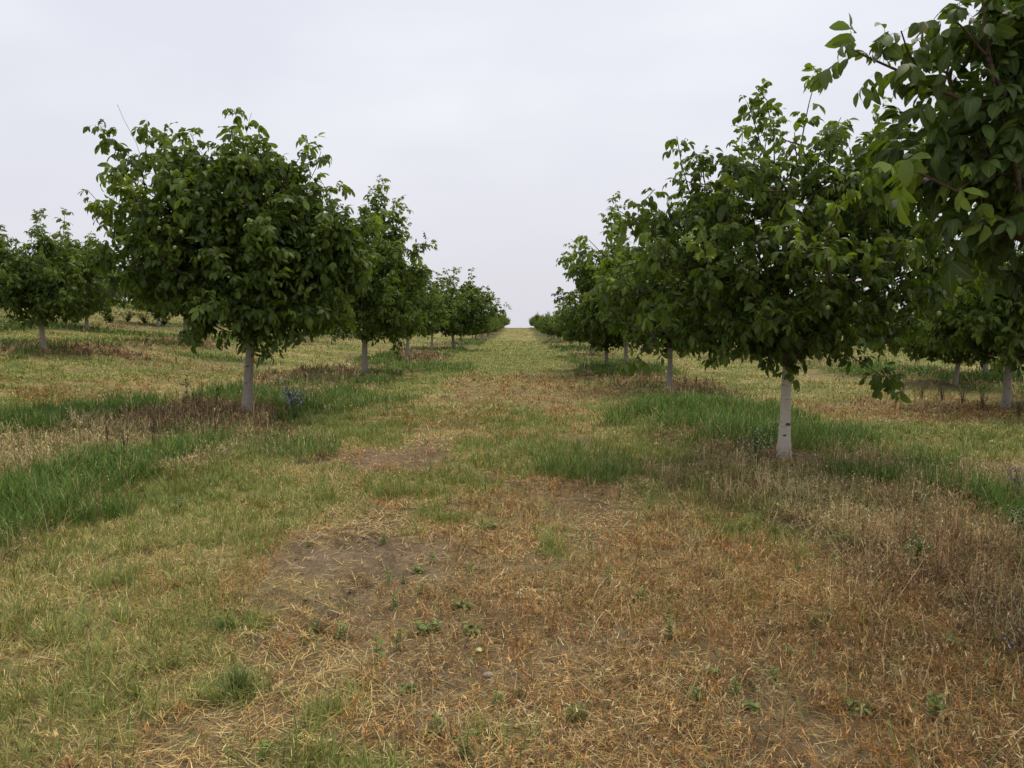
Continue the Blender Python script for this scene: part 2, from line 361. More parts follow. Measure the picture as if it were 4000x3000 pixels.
def ribbons(name, x, y, z, az, length, width, tilt, bend, tint, mat, nseg=2):
    """curved tapering blades: tilt from vertical at the root, tilt + bend at the tip"""
    n = len(x); m = 2 * nseg + 1
    V = np.zeros((n, m, 3), np.float32); hx, hy = np.cos(az), np.sin(az); wx, wy = -hy, hx
    p = np.stack([x, y, z], 1); seg = length / nseg
    V[:, 0] = p - np.stack([wx, wy, 0 * wx], 1) * (width / 2)[:, None]; V[:, 1] = p + np.stack([wx, wy, 0 * wx], 1) * (width / 2)[:, None]
    for k in range(nseg):
        a = tilt + bend * (k + .5) / nseg
        p = p + np.stack([np.sin(a) * hx, np.sin(a) * hy, np.cos(a)], 1) * seg[:, None]
        if k < nseg - 1:
            w = (width / 2 * (1 - .35 * (k + 1) / nseg))[:, None]
            V[:, 2 * k + 2] = p - np.stack([wx, wy, 0 * wx], 1) * w; V[:, 2 * k + 3] = p + np.stack([wx, wy, 0 * wx], 1) * w
        else: V[:, m - 1] = p
    base = np.arange(n, dtype=np.int64)[:, None] * m
    quads = [base + np.array([2 * k, 2 * k + 1, 2 * k + 3, 2 * k + 2])[None] for k in range(nseg - 1)]
    polys = ([np.concatenate(quads)] if quads else []) + [base + np.array([m - 3, m - 2, m - 1])[None]]
    return mk(name, V.reshape(-1, 3), polys, mat, attrs={'tint': np.repeat(tint, m, axis=0)})

GAIN = 1.6
def pick(pal, n, r=None):
    pal = np.array(pal) * GAIN; r = rng.random(n) if r is None else r
    c = pal[(r * len(pal)).astype(int) % len(pal)]
    return c * rng.uniform(.5, 1.4, (n, 1))

P_GREEN = [(.138, .168, .036), (.165, .188, .046), (.100, .142, .030), (.205, .208, .060), (.120, .155, .045)]
P_STRAW = [(.42, .33, .135), (.36, .275, .105), (.47, .38, .18), (.30, .235, .09), (.25, .21, .075)]
P_BROWN = [(.29, .165, .055), (.215, .115, .042), (.33, .205, .08), (.14, .085, .04), (.34, .25, .125), (.21, .112, .042), (.27, .12, .03)]
P_LUSH = [(.058, .110, .016), (.078, .135, .022), (.046, .095, .016), (.105, .150, .028)]
P_TAN = [(.34, .265, .135), (.27, .205, .10), (.40, .32, .17), (.22, .185, .085), (.16, .17, .06)]
P_PURP = [(.12, .066, .040), (.165, .092, .050), (.22, .13, .065), (.10, .060, .038), (.30, .19, .095), (.17, .14, .06)]

def clump(x, y, cell, k):
    """draw points towards the middles of irregular tufts; also gives the outward direction"""
    wx_ = .8 * x - .6 * y + (fbm(x * 3.1, y * 3.1, 121, 2) - .5) * .6; wy_ = .6 * x + .8 * y + (fbm(x * 3.1, y * 3.1, 131, 2) - .5) * .6
    ix, iy = np.floor(wx_ / cell), np.floor(wy_ / cell)
    du = wx_ - (ix + .1 + .8 * hash2(ix, iy, 7)) * cell; dv = wy_ - (iy + .1 + .8 * hash2(ix, iy, 8)) * cell
    dx, dy = .8 * du + .6 * dv, -.6 * du + .8 * dv; kk = k * (.4 + 1.2 * hash2(ix, iy, 9)); kk = np.clip(kk, 0, .85)
    return x - dx * kk, y - dy * kk, np.arctan2(dy, dx) + rng.normal(0, .7, len(x)), hash2(ix, iy, 10)

# short mown turf
x, y = scatter(7600); f = field(x, y)
n = len(x); keep = rng.random(n) < np.clip((1 - .97 * f['bare']) ** 2.6 * (1 - .85 * np.clip(f['lush'] + f['weed'], 0, 1)) * (1 - .45 * f['brown']) * (.55 + .9 * (f['n3'] > .45)), 0, 1)
x, y = x[keep], y[keep]; f = {k: v[keep] for k, v in f.items()}; n = len(x); d = np.hypot(x, y)
d0 = np.hypot(x, y); cell = np.where(d0 < 6, .085, np.where(d0 < 11, .12, .17))
x, y, az, hq = clump(x, y, cell, np.clip(.62 - d0 * .03, .05, .55))
isg = rng.random(n) < np.clip(f['green'] + (hq - .5) * .75, .02, .97); isb = rng.random(n) < f['brown']
col = np.where(isg[:, None], pick(P_GREEN, n), np.where(isb[:, None], pick(P_BROWN, n), pick(P_STRAW, n)))
lod = np.clip(d / 9, 1, 4) ** .2
ribbons('short_grass', x, y, tz(x, y) - .004, az, rng.uniform(.035, .10, n) * (1 + .35 * isg) * lod * (.6 + .8 * hq), np.maximum(.0034, .00075 * d) * rng.uniform(.7, 1.3, n),
        np.abs(rng.normal(.35, .4, n)) + .35 * ~isg + .45 * sstep(9, 18, d), rng.uniform(.1, 1.2, n), col, M_GRASS)
tag(bpy.data.objects['short_grass'], 'short mown grass of mixed green and straw blades across the alleys', 'grass', kind='stuff')

# fine broken thatch between the tufts
x, y = scatter(5200, 0, 3); f = field(x, y)
keep = rng.random(len(x)) < np.clip((1 - .95 * f['bare']) ** 1.8 * (1 - .7 * np.clip(f['lush'] + f['weed'], 0, 1)), 0.28, 1)
x, y = x[keep], y[keep]; f = {k: v[keep] for k, v in f.items()}; n = len(x); d = np.hypot(x, y)
col = np.where((rng.random(n) < f['green'] * .45)[:, None], pick(P_GREEN, n) * .6, np.where((rng.random(n) < np.maximum(f['brown'], f['bare']))[:, None], pick(P_BROWN, n) * .7, pick(P_STRAW, n) * .55))
ribbons('thatch', x, y, tz(x, y) + rng.uniform(0, .012, n), rng.uniform(0, 6.283, n), rng.uniform(.015, .05, n), np.maximum(.0026, .0006 * d) * rng.uniform(.6, 1.4, n),
        rng.uniform(.7, 1.6, n), rng.uniform(-.2, .6, n), col, M_DRY)
tag(bpy.data.objects['thatch'], 'fine matted thatch of broken grass between the tufts', 'thatch', kind='stuff')

# crumbs of dry soil on the bare patches
x, y = scatter(1500, 0, 2); f = field(x, y)
keep = rng.random(len(x)) < np.clip(f['bare'] * 1.1, 0, 1) * (fbm(x * 3, y * 3, 141) > .42)
x, y = x[keep], y[keep]; n = len(x); sz = rng.gamma(2.0, .0022, n) + .0015
oc = np.array([(1, 0, 0), (0, 1, 0), (-1, 0, 0), (0, -1, 0), (0, 0, .7), (.3, .3, -.5)])
V = np.stack([x, y, tz(x, y)], 1)[:, None] + oc[None] * sz[:, None, None] * rng.uniform(.6, 1.35, (n, 6, 3))
tr_ = np.array([(0, 1, 4), (1, 2, 4), (2, 3, 4), (3, 0, 4), (1, 0, 5), (2, 1, 5), (3, 2, 5), (0, 3, 5)])
cr = mk('soil_crumbs', V.reshape(-1, 3), [(np.arange(n)[:, None, None] * 6 + tr_[None]).reshape(-1, 3)], M_DRY, attrs={'tint': np.repeat(np.array([.25, .19, .125]) * rng.uniform(.5, 1.3, (n, 1)), 6, axis=0)})
tag(cr, 'small crumbs of dry soil scattered over the bare patches', 'soil crumbs', kind='stuff')

# dead stalks lying on the ground
x, y = scatter(4000, 0, 5); f = field(x, y)
keep = rng.random(len(x)) < np.clip(.34 + .36 * f['brown'] + .28 * f['bare'] - .6 * f['lush'], 0, 1) * (.25 + .75 * (fbm(x * 1.6, y * 1.6, 91) > .47))
x, y = x[keep], y[keep]; fb = f['brown'][keep]; n = len(x); d = np.hypot(x, y)
col = np.where((rng.random(n) < fb * .7)[:, None], pick(P_BROWN, n) * 1.25, pick(P_STRAW, n) * 1.15)
ribbons('straw_litter', x, y, tz(x, y) + rng.uniform(.004, .022, n), rng.uniform(0, 6.283, n), rng.uniform(.03, .12, n) * rng.uniform(.6, 1.3, n), np.maximum(.0022, .00055 * d) * rng.uniform(.6, 1.5, n),
        rng.uniform(1.2, 1.6, n), rng.uniform(-.2, .35, n), col, M_DRY)
tag(bpy.data.objects['straw_litter'], 'loose straw and dead stalks lying flat over the bare soil', 'straw', kind='stuff')

# tall lush grass in the tree rows
x, y = scatter(4200, 0, 6); f = field(x, y)
keep = rng.random(len(x)) < np.clip(f['lush'] * 1.05 - .08, 0, 1)
x, y = x[keep], y[keep]; n = len(x); d = np.hypot(x, y); hh = .6 + .8 * fbm(x * 1.3, y * 1.3, 101)
col = np.where((rng.random(n) < .07)[:, None], pick(P_STRAW, n) * .7, pick(P_LUSH, n))
ribbons('tall_grass', x, y, tz(x, y) - .005, rng.uniform(0, 6.283, n), rng.uniform(.11, .27, n) * hh, np.maximum(.0042, .0008 * d) * rng.uniform(.7, 1.3, n),
        np.abs(rng.normal(0, .33, n)), rng.uniform(.2, 1.5, n), col, M_GRASS, 3)
tag(bpy.data.objects['tall_grass'], 'lush tall green grass growing in patches along the tree rows', 'grass', kind='stuff')

# dry wiry weeds
def weeds(name, dens, want, pal, label, hmul=1.0):
    x, y = scatter(dens, 0, 6); f = field(x, y)
    keep = rng.random(len(x)) < np.clip(want(f), 0, 1)
    x, y = x[keep], y[keep]; n = len(x); d = np.hypot(x, y)
    cl = fbm(x * 1.1, y * 1.1, 111); k = np.maximum(2, (11 * np.clip(6 / d, .45, 1)).astype(int))
    idx = np.repeat(np.arange(n), k); mm = len(idx); dd = d[idx]
    hh = (rng.uniform(.15, .33, n) * (.5 + 1.1 * cl) * hmul)[idx] * rng.uniform(.6, 1.15, mm)
    az = rng.uniform(0, 6.283, mm); px = x[idx] + rng.normal(0, .035, mm); py = y[idx] + rng.normal(0, .035, mm); pz = tz(px, py) - .004
    col = pick(pal, mm, np.clip(rng.random(n)[idx] * .8 + rng.random(mm) * .2, 0, .999))
    tilt = np.abs(rng.normal(.6, .5, mm)); bend = rng.uniform(-.7, 2.0, mm)
    o1 = ribbons(name, px, py, pz, az, hh, np.maximum(.0028, .00062 * dd + .00004 * dd * np.maximum(dd - 9, 0).clip(0, 12)) * rng.uniform(.7, 1.3, mm), tilt, bend, col, M_DRY, 3)
    # seed heads and shrivelled leaves along the stems
    q = np.repeat(np.arange(mm), 3); t_ = rng.uniform(.35, 1.0, len(q)); a = (tilt[q] + bend[q] * t_ * .5)
    r_ = hh[q] * t_; cx = px[q] + np.sin(a) * np.cos(az[q]) * r_; cy = py[q] + np.sin(a) * np.sin(az[q]) * r_; cz = pz[q] + np.cos(a) * r_
    ribbons(name + '_seed', cx, cy, cz, rng.uniform(0, 6.283, len(q)), rng.uniform(.012, .034, len(q)) * np.clip(dd[q] / 8, 1, 2.5), np.maximum(.005, .001 * dd[q]) * rng.uniform(.6, 1.2, len(q)),
            rng.uniform(.3, 2.2, len(q)), rng.uniform(-.5, .8, len(q)), col[q] * rng.uniform(.8, 1.25, (len(q), 1)), M_DRY, 2)
    o2 = bpy.data.objects[name + '_seed']; o2.name = 'seed_heads'; o2.parent = o1
    tag(o1, label, 'weeds', kind='stuff')
weeds('tan_weeds', 210, lambda f: f['weed'] * (1 - .72 * f['purple']) * (1 - .8 * f['lush']), P_TAN, 'tangled tan dry weeds along the tree rows', .82)
weeds('brown_weeds', 260, lambda f: f['weed'] * f['purple'] * (1 - .8 * f['lush']), P_PURP, 'withered dark reddish brown weeds along the tree rows', .72)
# fine orange dead undergrowth of the near right
weeds('dead_grass', 290, lambda f: f['brown'] * (1 - f['bare']) * .85 * (1 - f['weed']), P_BROWN, 'low wiry orange brown dead grass on the worn ground', .38)

# ------------------------------------------------------------------ walnut trees
TPL = {}
def leaf_tpl(hi):
    if hi in TPL: return TPL[hi]
    if hi: us = np.array([0, .16, .42, .68, .88, 1.0]); pr = np.array([.06, .55, .98, .92, .48, .03]); vs = np.array([-1, 0, 1.])
    else: us = np.array([0, .28, .66, 1.0]); pr = np.array([.08, .85, .9, .04]); vs = np.array([-1, 0, 1.])
    U, Vv = np.meshgrid(us, vs, indexing='ij'); P = np.repeat(pr[:, None], 3, 1)
    q = []
    for a in range(len(us) - 1):
        for b in range(2): q.append((a * 3 + b, a * 3 + b + 1, a * 3 + 4 + b, a * 3 + 3 + b))
    TPL[hi] = (U.ravel(), Vv.ravel(), P.ravel(), np.array(q)); return TPL[hi]

def leaves_mesh(name, P, D, young, size, hi, r, parent, pal):
    """compound leaves: rachis with five or seven drooping leaflets"""
    M = len(P); up = np.array([0, 0, 1.0])
    Lr = size * r.uniform(1.0, 1.75, M); droop = r.uniform(.05, .65, M)
    ts = np.array([.36, .36, .64, .64, .88, .88, 1.0]); sd_ = np.array([1, -1, 1, -1, 1, -1, 0.])
    pos = P[:, None] + D[:, None] * (Lr[:, None] * ts)[..., None]; pos[..., 2] -= (droop * Lr)[:, None] * ts ** 2
    T = D[:, None] + np.zeros((M, 7, 1)); T[..., 2] -= 2 * droop[:, None] * ts; T = nrm(T)
    Sx = nrm(np.cross(T, up) + r.normal(0, .25, (M, 1, 3))); Nn = nrm(np.cross(Sx, T))
    Nn = np.where((Nn[..., 2:3] < 0), -Nn, Nn)
    hang = r.uniform(0, 1.2, (M, 1)) + r.normal(0, .22, (M, 7))
    fw = r.uniform(.35, .8, (M, 7))
    dr = T * fw[..., None] + Sx * (sd_[None] * .85)[..., None]; dr = np.where((sd_ == 0)[None, :, None], T, dr)
    dr[..., 2] -= hang * np.where(sd_ == 0, .5, 1.0); dr = nrm(dr + r.normal(0, .14, (M, 7, 3)))
    nn = Nn + r.normal(0, .35, (M, 7, 3)) ; nn = nrm(nn - dr * (nn * dr).sum(-1, keepdims=True))
    big = np.array([.78, .78, .95, .95, 1.05, 1.05, 1.15])
    LL = size * big[None] * r.uniform(.72, 1.2, (M, 7)) * r.uniform(.68, 1.18, (M, 1))
    keep = r.random((M, 7)) < np.where(np.arange(7) < 2, .62, .95)[None]
    shade = r.uniform(.72, 1.3, (M, 1)) * r.uniform(.85, 1.18, (M, 7)); hue = r.random((M, 1)) * .7 + r.random((M, 7)) * .3
    c0, c1, cy = [np.array(c) for c in pal]
    colr = (c0 + (c1 - c0) * hue[..., None]) * shade[..., None]
    yg = np.clip(young, 0, 1)[:, None, None]; colr = colr * (1 - yg) + cy * shade[..., None] * yg
    rare = (r.random((M, 7)) < .0012)[..., None]; colr = np.where(rare, np.array([.22, .17, .04]), colr)
    k = keep.ravel(); o = pos.reshape(-1, 3)[k]; dr = dr.reshape(-1, 3)[k]; nn = nn.reshape(-1, 3)[k]; LL = LL.ravel()[k]; colr = colr.reshape(-1, 3)[k]
    n = len(o); ww = np.cross(nn, dr); U, Vv, Pf, Q = leaf_tpl(hi)
    c = r.uniform(.25, 1.5, n)[:, None]; fold = r.uniform(.05, .5, n)[:, None]; Wd = (LL * r.uniform(.18, .255, n))[:, None]
    wave = (r.normal(0, .10, n)[:, None]) * np.sin(U * 5)[None]
    al = LL[:, None] * np.sin(c * U) / c; dn = -LL[:, None] * (1 - np.cos(c * U)) / c + np.abs(Vv) * Pf * fold * Wd + wave * Vv * Pf * Wd * 2
    V = o[:, None] + dr[:, None] * al[..., None] + nn[:, None] * dn[..., None] + ww[:, None] * (Vv * Pf * Wd)[..., None]
    m = len(U); quads = (np.arange(n)[:, None, None] * m + Q[None]).reshape(-1, 4)
    lf = np.broadcast_to(np.stack([U, Vv, 0 * U], 1)[None], (n, m, 3)).reshape(-1, 3)
    V = V.reshape(-1, 3); tint = np.repeat(colr, m, axis=0)
    # rachis strips
    tt = np.array([0, .33, .66, 1.0]); rp_ = P[:, None] + D[:, None] * (Lr[:, None] * tt)[..., None]; rp_[..., 2] -= (droop * Lr)[:, None] * tt ** 2
    wv = Sx[:, :1] * (size * .013); A = np.stack([rp_ - wv, rp_ + wv], 2).reshape(M, 8, 3)
    qs = np.array([[0, 1, 3, 2], [2, 3, 5, 4], [4, 5, 7, 6]]); q2 = (np.arange(M)[:, None, None] * 8 + qs[None]).reshape(-1, 4) + len(V)
    V = np.concatenate([V, A.reshape(-1, 3)]); tint = np.concatenate([tint, np.tile(np.array([.10, .12, .035]), (M * 8, 1))])
    lf = np.concatenate([lf, np.tile(np.array([.5, .5, 0]), (M * 8, 1))])
    return mk(name, V, [np.concatenate([quads, q2])], M_LEAF, parent, {'tint': tint, 'leaf': lf}, smooth=True)

def tube_mesh(A, B, ra, rb, sides=6):
    n = len(A); d = nrm(B - A); ref = np.where(np.abs(d[:, 2:3]) > .9, np.array([[1., 0, 0]]), np.array([[0, 0, 1.]]))
    u = nrm(np.cross(d, ref)); v = np.cross(d, u); th = np.arange(sides) * 2 * math.pi / sides
    ring = u[:, None] * np.cos(th)[None, :, None] + v[:, None] * np.sin(th)[None, :, None]
    V = np.concatenate([A[:, None] + ring * ra[:, None, None], B[:, None] + ring * rb[:, None, None]], 1)
    k = np.arange(sides); q = np.stack([k, (k + 1) % sides, (k + 1) % sides + sides, k + sides], 1)
    return V.reshape(-1, 3), (np.arange(n)[:, None, None] * 2 * sides + q[None]).reshape(-1, 4)

def trunk_mesh(name, pts, rad, mat, parent, seed=0, sides=16):
    pts = np.array(pts, float); rad = np.array(rad, float); n = 26
    s = np.linspace(0, len(pts) - 1, n); P = np.stack([np.interp(s, np.arange(len(pts)), pts[:, k]) for k in range(3)], 1)
    R = np.interp(s, np.arange(len(rad)), rad); th = np.arange(sides) * 2 * math.pi / sides
    V = []
    for k in range(n):
        w = 1 + .10 * (vnoise(np.cos(th) * 1.2 + seed * 3.1, np.sin(th) * 1.2 + P[k, 2] * 2.5, seed) - .5) * 2 + .03 * math.sin(P[k, 2] * 41 + seed)
        V.append(np.stack([P[k, 0] + np.cos(th) * R[k] * w, P[k, 1] + np.sin(th) * R[k] * w, np.full(sides, P[k, 2])], 1))
    a = (np.arange(n - 1)[:, None] * sides + np.arange(sides)[None]).ravel(); b = (np.arange(n - 1)[:, None] * sides + (np.arange(sides)[None] + 1) % sides).ravel()
    top = (n - 1) * sides + np.arange(sides)
    return mk(name, np.concatenate(V), [np.stack([a, b, b + sides, a + sides], 1), top[None]], mat, parent, smooth=True)

PAL = [(.026, .055, .009), (.102, .148, .020), (.17, .235, .032)]
PAL_NEAR = [(.028, .054, .012), (.068, .108, .020), (.17, .24, .035)]

def grow_tree(root, trunk, rad, lobes, shoots=(), bare=(), size=.13, hi=False, seed=1, bark=M_BARK, per_tip=5, pal=PAL, young=.12, rt=.0036, nshoot=40, fit=None):
    if fit:
        k_, zc, zo, kz = fit; ft = lambda p: (p[0] * k_, p[1] * k_, (p[2] - zc) * kz + zc + zo)
        lobes = [(*ft(l_[:3]), l_[3] * k_, l_[4] * k_, l_[5] * kz, l_[6]) for l_ in lobes]
        shoots = [([ft(p) for p in a], y_) for a, y_ in shoots]; bare = [[ft(p) for p in a] for a in bare]
    r = np.random.default_rng(seed)
    fork = np.array(trunk[-1], float)
    nodes = [fork]; par = [-1]; plen = [0.0]; tips = []
    inner, outer = [], []
    for (cx, cy, cz, rx, ry, rz, nt_) in lobes:
        for k in range(nt_):
            v = nrm(r.normal(0, 1, 3)); q = r.random() ** .42
            outer.append(np.array([cx, cy, cz]) + v * q * np.array([rx, ry, rz]))
        for k in range(max(2, nt_ // 6)):
            v = nrm(r.normal(0, 1, 3)); q = r.random() * .55
            inner.append(np.array([cx, cy, cz]) + v * q * np.array([rx, ry, rz]))
    pts = [(np.linalg.norm(p - fork) * .8, p, 0) for p in inner] + [(np.linalg.norm(p - fork), p, 1) for p in outer]
    pts.sort(key=lambda a: a[0])
    last = {}
    def attach(p, tip, q=None):
        A = np.array(nodes)
        if q is None:
            dv = p - A; dist = np.linalg.norm(dv, axis=1)
            cost = dist + .28 * np.array(plen) + .35 * np.maximum(0, A[:, 2] - p[2])
            q = int(np.argmin(cost))
        a = np.array(nodes[q]); ln = float(np.linalg.norm(p - a)); ns = max(1, int(ln / .22))
        if par[q] >= 0: pd = nrm(a - np.array(nodes[par[q]]))
        else: pd = nrm((p - a) + np.array([0, 0, .6 * ln]))
        ctrl = a + pd * ln * .38 + r.normal(0, .05 * ln, 3)
        j = q
        for s in range(1, ns + 1):
            t_ = s / ns; w = (1 - t_) ** 2 * a + 2 * t_ * (1 - t_) * ctrl + t_ * t_ * p
            nodes.append(w); par.append(j); plen.append(plen[j] + ln / ns); j = len(nodes) - 1
        if tip: tips.append((j, 0.0))
        return j
    for (_, p, tp) in pts: attach(p, tp)
    for sh in shoots:                                   # long shoots that break the outline: polyline and youth of its leaves
        j = None
        for k, p in enumerate(sh[0]):
            p = np.array(p, float)
            if k == 0: j = attach(p, False)
            else:
                a = len(nodes); j = attach(p, False, j)
                if sh[1] is not None:
                    for z_ in range(a, len(nodes)): tips.append((z_, sh[1]))
    A0 = np.array([p for _, p, q_ in pts if q_]); c0 = A0.mean(0); ext = A0.std(0) + 1e-6
    sc_ = (((A0 - c0) / ext) ** 2).sum(1) + .9 * (A0[:, 2] - c0[2]) / ext[2]
    cand = np.argsort(-sc_)[: max(4, len(A0) // 4)]
    for k in r.choice(cand, min(len(cand), nshoot), replace=False):
        p = A0[k]; dv = nrm(p - c0) * np.array([.8, .8, .6]) + np.array([0, 0, .75]) ; ln = r.uniform(.22, .62) * size / .13
        j = attach(p, False); a = len(nodes); j = attach(p + nrm(dv + r.normal(0, .25, 3)) * ln, False, j); yg = r.uniform(.1, .6)
        for z_ in range(a, len(nodes)): tips.append((z_, yg))
    for sh in bare:
        j = attach(np.array(sh[0], float), False)
        for p in sh[1:]: j = attach(np.array(p, float), False, j)
    n = len(nodes); cnt = np.zeros(n)
    for (j, _) in tips: cnt[j] += 1
    for k in range(n - 1, 0, -1):
        cnt[k] = max(cnt[k], .3); cnt[par[k]] += cnt[k]
    R = rt * np.maximum(cnt, .5) ** .49; R[0] = min(R[0], rad[-1] * 1.0); R = np.minimum(R, rad[-1] * .8)
    A = np.array(nodes); pr = np.array(par[1:]); ch = np.arange(1, n)
    V, Q = tube_mesh(A[pr], A[ch], np.minimum(R[pr], R[ch] * 1.35 + .002), R[ch], 6)
    br = mk('branches', V, [Q], M_TWIG, root, smooth=True)
    tk = trunk_mesh('trunk', trunk, rad, bark, root, seed)
    # compound leaves round every tip
    LP, LD, LY = [], [], []
    ctr = A[[j for j, _ in tips]].mean(0)
    for (j, yg) in tips:
        p = A[j]; b = A[par[j]]; d = nrm(p - b); nl = per_tip if yg == 0 else max(2, per_tip - 1)
        ref = nrm(np.cross(d, r.normal(0, 1, 3))); ref2 = np.cross(d, ref); ph = r.random() * 6.28
        ylo = max(yg, young * (r.random() < .35) * r.random() * 2.2 * (1 if p[2] > ctr[2] - .3 else .3))
        for k in range(nl):
            ang = ph + k * 2.4; t_ = r.random() if yg == 0 else r.random()
            q = p - (p - b) * t_ * (1.4 if yg == 0 else 1.0)
            o = ref * math.cos(ang) + ref2 * math.sin(ang)
            LP.append(q); LD.append(nrm(d * r.uniform(.2, .9) + o * .9 + np.array([0, 0, .28]))); LY.append(ylo)
    leaves_mesh('crown', np.array(LP), np.array(LD), np.array(LY), size, hi, r, root, pal)
    return br

def blob_mesh(name, loc, rad3, mat, parent, seg=10, rings=7):
    V = [(0, 0, -1)]
    for a in range(1, rings):
        for b in range(seg):
            th = math.pi * a / rings; ph = 2 * math.pi * b / seg
            V.append((math.sin(th) * math.cos(ph), math.sin(th) * math.sin(ph), -math.cos(th)))
    V.append((0, 0, 1)); V = np.array(V) * np.array(rad3) + np.array(loc)
    T = [(0, 1 + (b + 1) % seg, 1 + b) for b in range(seg)] + [(len(V) - 1, 1 + (rings - 2) * seg + b, 1 + (rings - 2) * seg + (b + 1) % seg) for b in range(seg)]
    Q = [(1 + a * seg + b, 1 + a * seg + (b + 1) % seg, 1 + (a + 1) * seg + (b + 1) % seg, 1 + (a + 1) * seg + b) for a in range(rings - 2) for b in range(seg)]
    return mk(name, V, [np.array(Q), np.array(T)], mat, parent, smooth=True)

def copy_tree(src, loc, rz, scale):
    c = src.copy(); COL.objects.link(c); c.location = loc; c.rotation_euler = (random.uniform(-.03, .03), random.uniform(-.03, .03), rz); c.scale = (scale * random.uniform(1.0, 1.2), scale * random.uniform(1.0, 1.2), scale * random.uniform(.9, 1.03))
    for ch in list(src.children):
        k = ch.copy(); COL.objects.link(k); k.parent = c
    return c

GL, GRR = 'walnut trees in the row left of the grassy track', 'walnut trees in the row right of the grassy track'
GLL, GRRR = 'walnut trees in the rows beyond the left row', 'walnut trees in the rows beyond the right row'

# --- big tree left of the track
b = G(965, 1602)
t = tag(empty('walnut_tree', b), 'large broad walnut tree with leaning grey trunk rising from reddish weeds', 'tree', GL)
grow_tree(t, [(0, 0, -.1), (.02, 0, .35), (.05, 0, .75), (.10, 0, 1.2)], [.118, .075, .067, .075],
  fit=(.9, 2.8, -.24, .88), lobes=[(-.1, 0, 3.0, 1.75, 1.9, 1.35, 250), (-.9, 0, 3.6, 1.4, 1.3, 1.15, 120), (.9, -.1, 3.2, 1.3, 1.3, 1.05, 110), (-1.5, -.1, 2.6, .95, 1.1, .75, 60), (.4, 0, 1.9, 1.5, 1.4, .75, 110), (-.2, 0, 4.2, 1.3, 1.1, .5, 60), (1.5, .1, 2.4, .7, .9, .7, 45), (1.75, .2, 2.9, .6, .8, .7, 34)],
  shoots=[([(-1.6, -.3, 4.1), (-2.0, -.4, 4.6), (-2.3, -.4, 5.0)], .15), ([(-1.0, -.2, 4.4), (-1.5, -.2, 4.85), (-1.62, -.2, 5.0)], .2), ([(-.1, -.1, 4.5), (.0, -.1, 5.0), (-.05, -.1, 5.3)], .2),
          ([(.9, -.2, 4.1), (1.15, -.2, 4.5), (1.25, -.2, 4.75)], .2), ([(1.15, -.2, 3.8), (1.4, -.3, 4.2), (1.5, -.3, 4.5)], .15), ([(-1.9, -.2, 3.2), (-2.2, -.2, 3.45), (-2.35, -.3, 3.6)], .35),
          ([(.5, -.4, 1.7), (.75, -.6, 1.3), (.7, -.6, .95)], .0), ([(.4, -.4, 1.7), (.55, -.6, 1.35), (.5, -.6, 1.05)], .0), ([(1.0, -.4, 1.8), (1.3, -.5, 1.5)], .0), ([(-.6, -.4, 1.6), (-.7, -.5, 1.35), (-.75, -.5, 1.3)], .0), ([(-.7, -.2, 4.4), (-.75, -.2, 4.75), (-.8, -.2, 4.85)], .15)],
  bare=[[(-1.75, -.2, 4.7), (-1.95, -.2, 5.1), (-2.05, -.2, 5.35)], [(.25, -.2, 4.7), (.28, -.2, 5.2)]],
  size=.134, hi=True, seed=3, per_tip=8, young=.4)
for (x_, z_, w_) in ((.06, .72, .026), (.03, .45, .018), (.07, 1.0, .02)):
    blob_mesh('branch_scar', (x_ - .01, -.078, z_), (w_, .012, w_ * .5), M_SCAR, t)
r_ = np.random.default_rng(8)
for k in range(7): blob_mesh('walnut', (r_.uniform(-1.6, 1.2), r_.uniform(-1.75, -1.4), r_.uniform(2.3, 3.7)), (.026, .026, .031), M_NUT, t)
L1 = t

# --- round tree right of the track
b = G(3063, 1787)
t = tag(empty('walnut_tree', b), 'dense round walnut tree on a pale whitish trunk with an eye shaped scar', 'tree', GRR)
grow_tree(t, [(0, 0, -.1), (0, 0, .4), (.0, 0, .75), (.02, 0, 1.0)], [.086, .055, .051, .056],
  fit=(1.03, 2.2, -.08, .91), lobes=[(0, 0, 2.3, 1.5, 1.5, 1.2, 190), (-1.0, 0, 2.1, 1.05, 1.1, .95, 100), (-.75, 0, 2.85, .75, .8, .6, 36), (.75, 0, 2.1, 1.1, 1.2, .9, 85), (.1, 0, 3.1, 1.0, 1.0, .75, 70), (0, -.1, 1.45, 1.3, 1.2, .42, 60), (1.0, .1, 2.9, .8, .8, .8, 45), (1.2, .2, 3.15, .7, .7, .55, 34)],
  shoots=[([(.05, -.1, 3.5), (.12, -.1, 3.95), (.2, -.1, 4.32)], .35), ([(-.95, -.1, 2.85), (-1.15, -.1, 3.3), (-1.2, -.1, 3.6)], .35), ([(-.35, -.1, 3.5), (-.45, -.1, 3.85), (-.5, -.1, 3.98)], .2), ([(.75, -.1, 3.5), (.85, -.1, 3.8), (.9, -.1, 3.9)], .3),
          ([(.2, -.5, 1.3), (.45, -.7, 1.05), (.65, -.75, .9), (.8, -.75, .84)], 0.0), ([(-.1, -.3, 1.2), (-.15, -.4, .95)], 0.0), ([(-.5, -.4, 1.5), (-.8, -.5, 1.15), (-.85, -.5, 1.0)], 0.0), ([(-1.2, -.2, 1.8), (-1.7, -.2, 1.75), (-1.9, -.2, 1.8)], .1), ([(-1.3, -.2, 1.4), (-1.6, -.3, 1.1), (-1.65, -.3, .98)], 0.),
          ([(-1.3, -.2, 2.4), (-1.65, -.2, 2.65), (-1.8, -.2, 2.75)], .2), ([(-.1, -.1, 3.55), (-.3, -.1, 4.0), (-.42, -.1, 4.15)], .3)],
  size=.099, hi=True, seed=14, bark=M_BARK_WHITE, per_tip=7, young=.35)
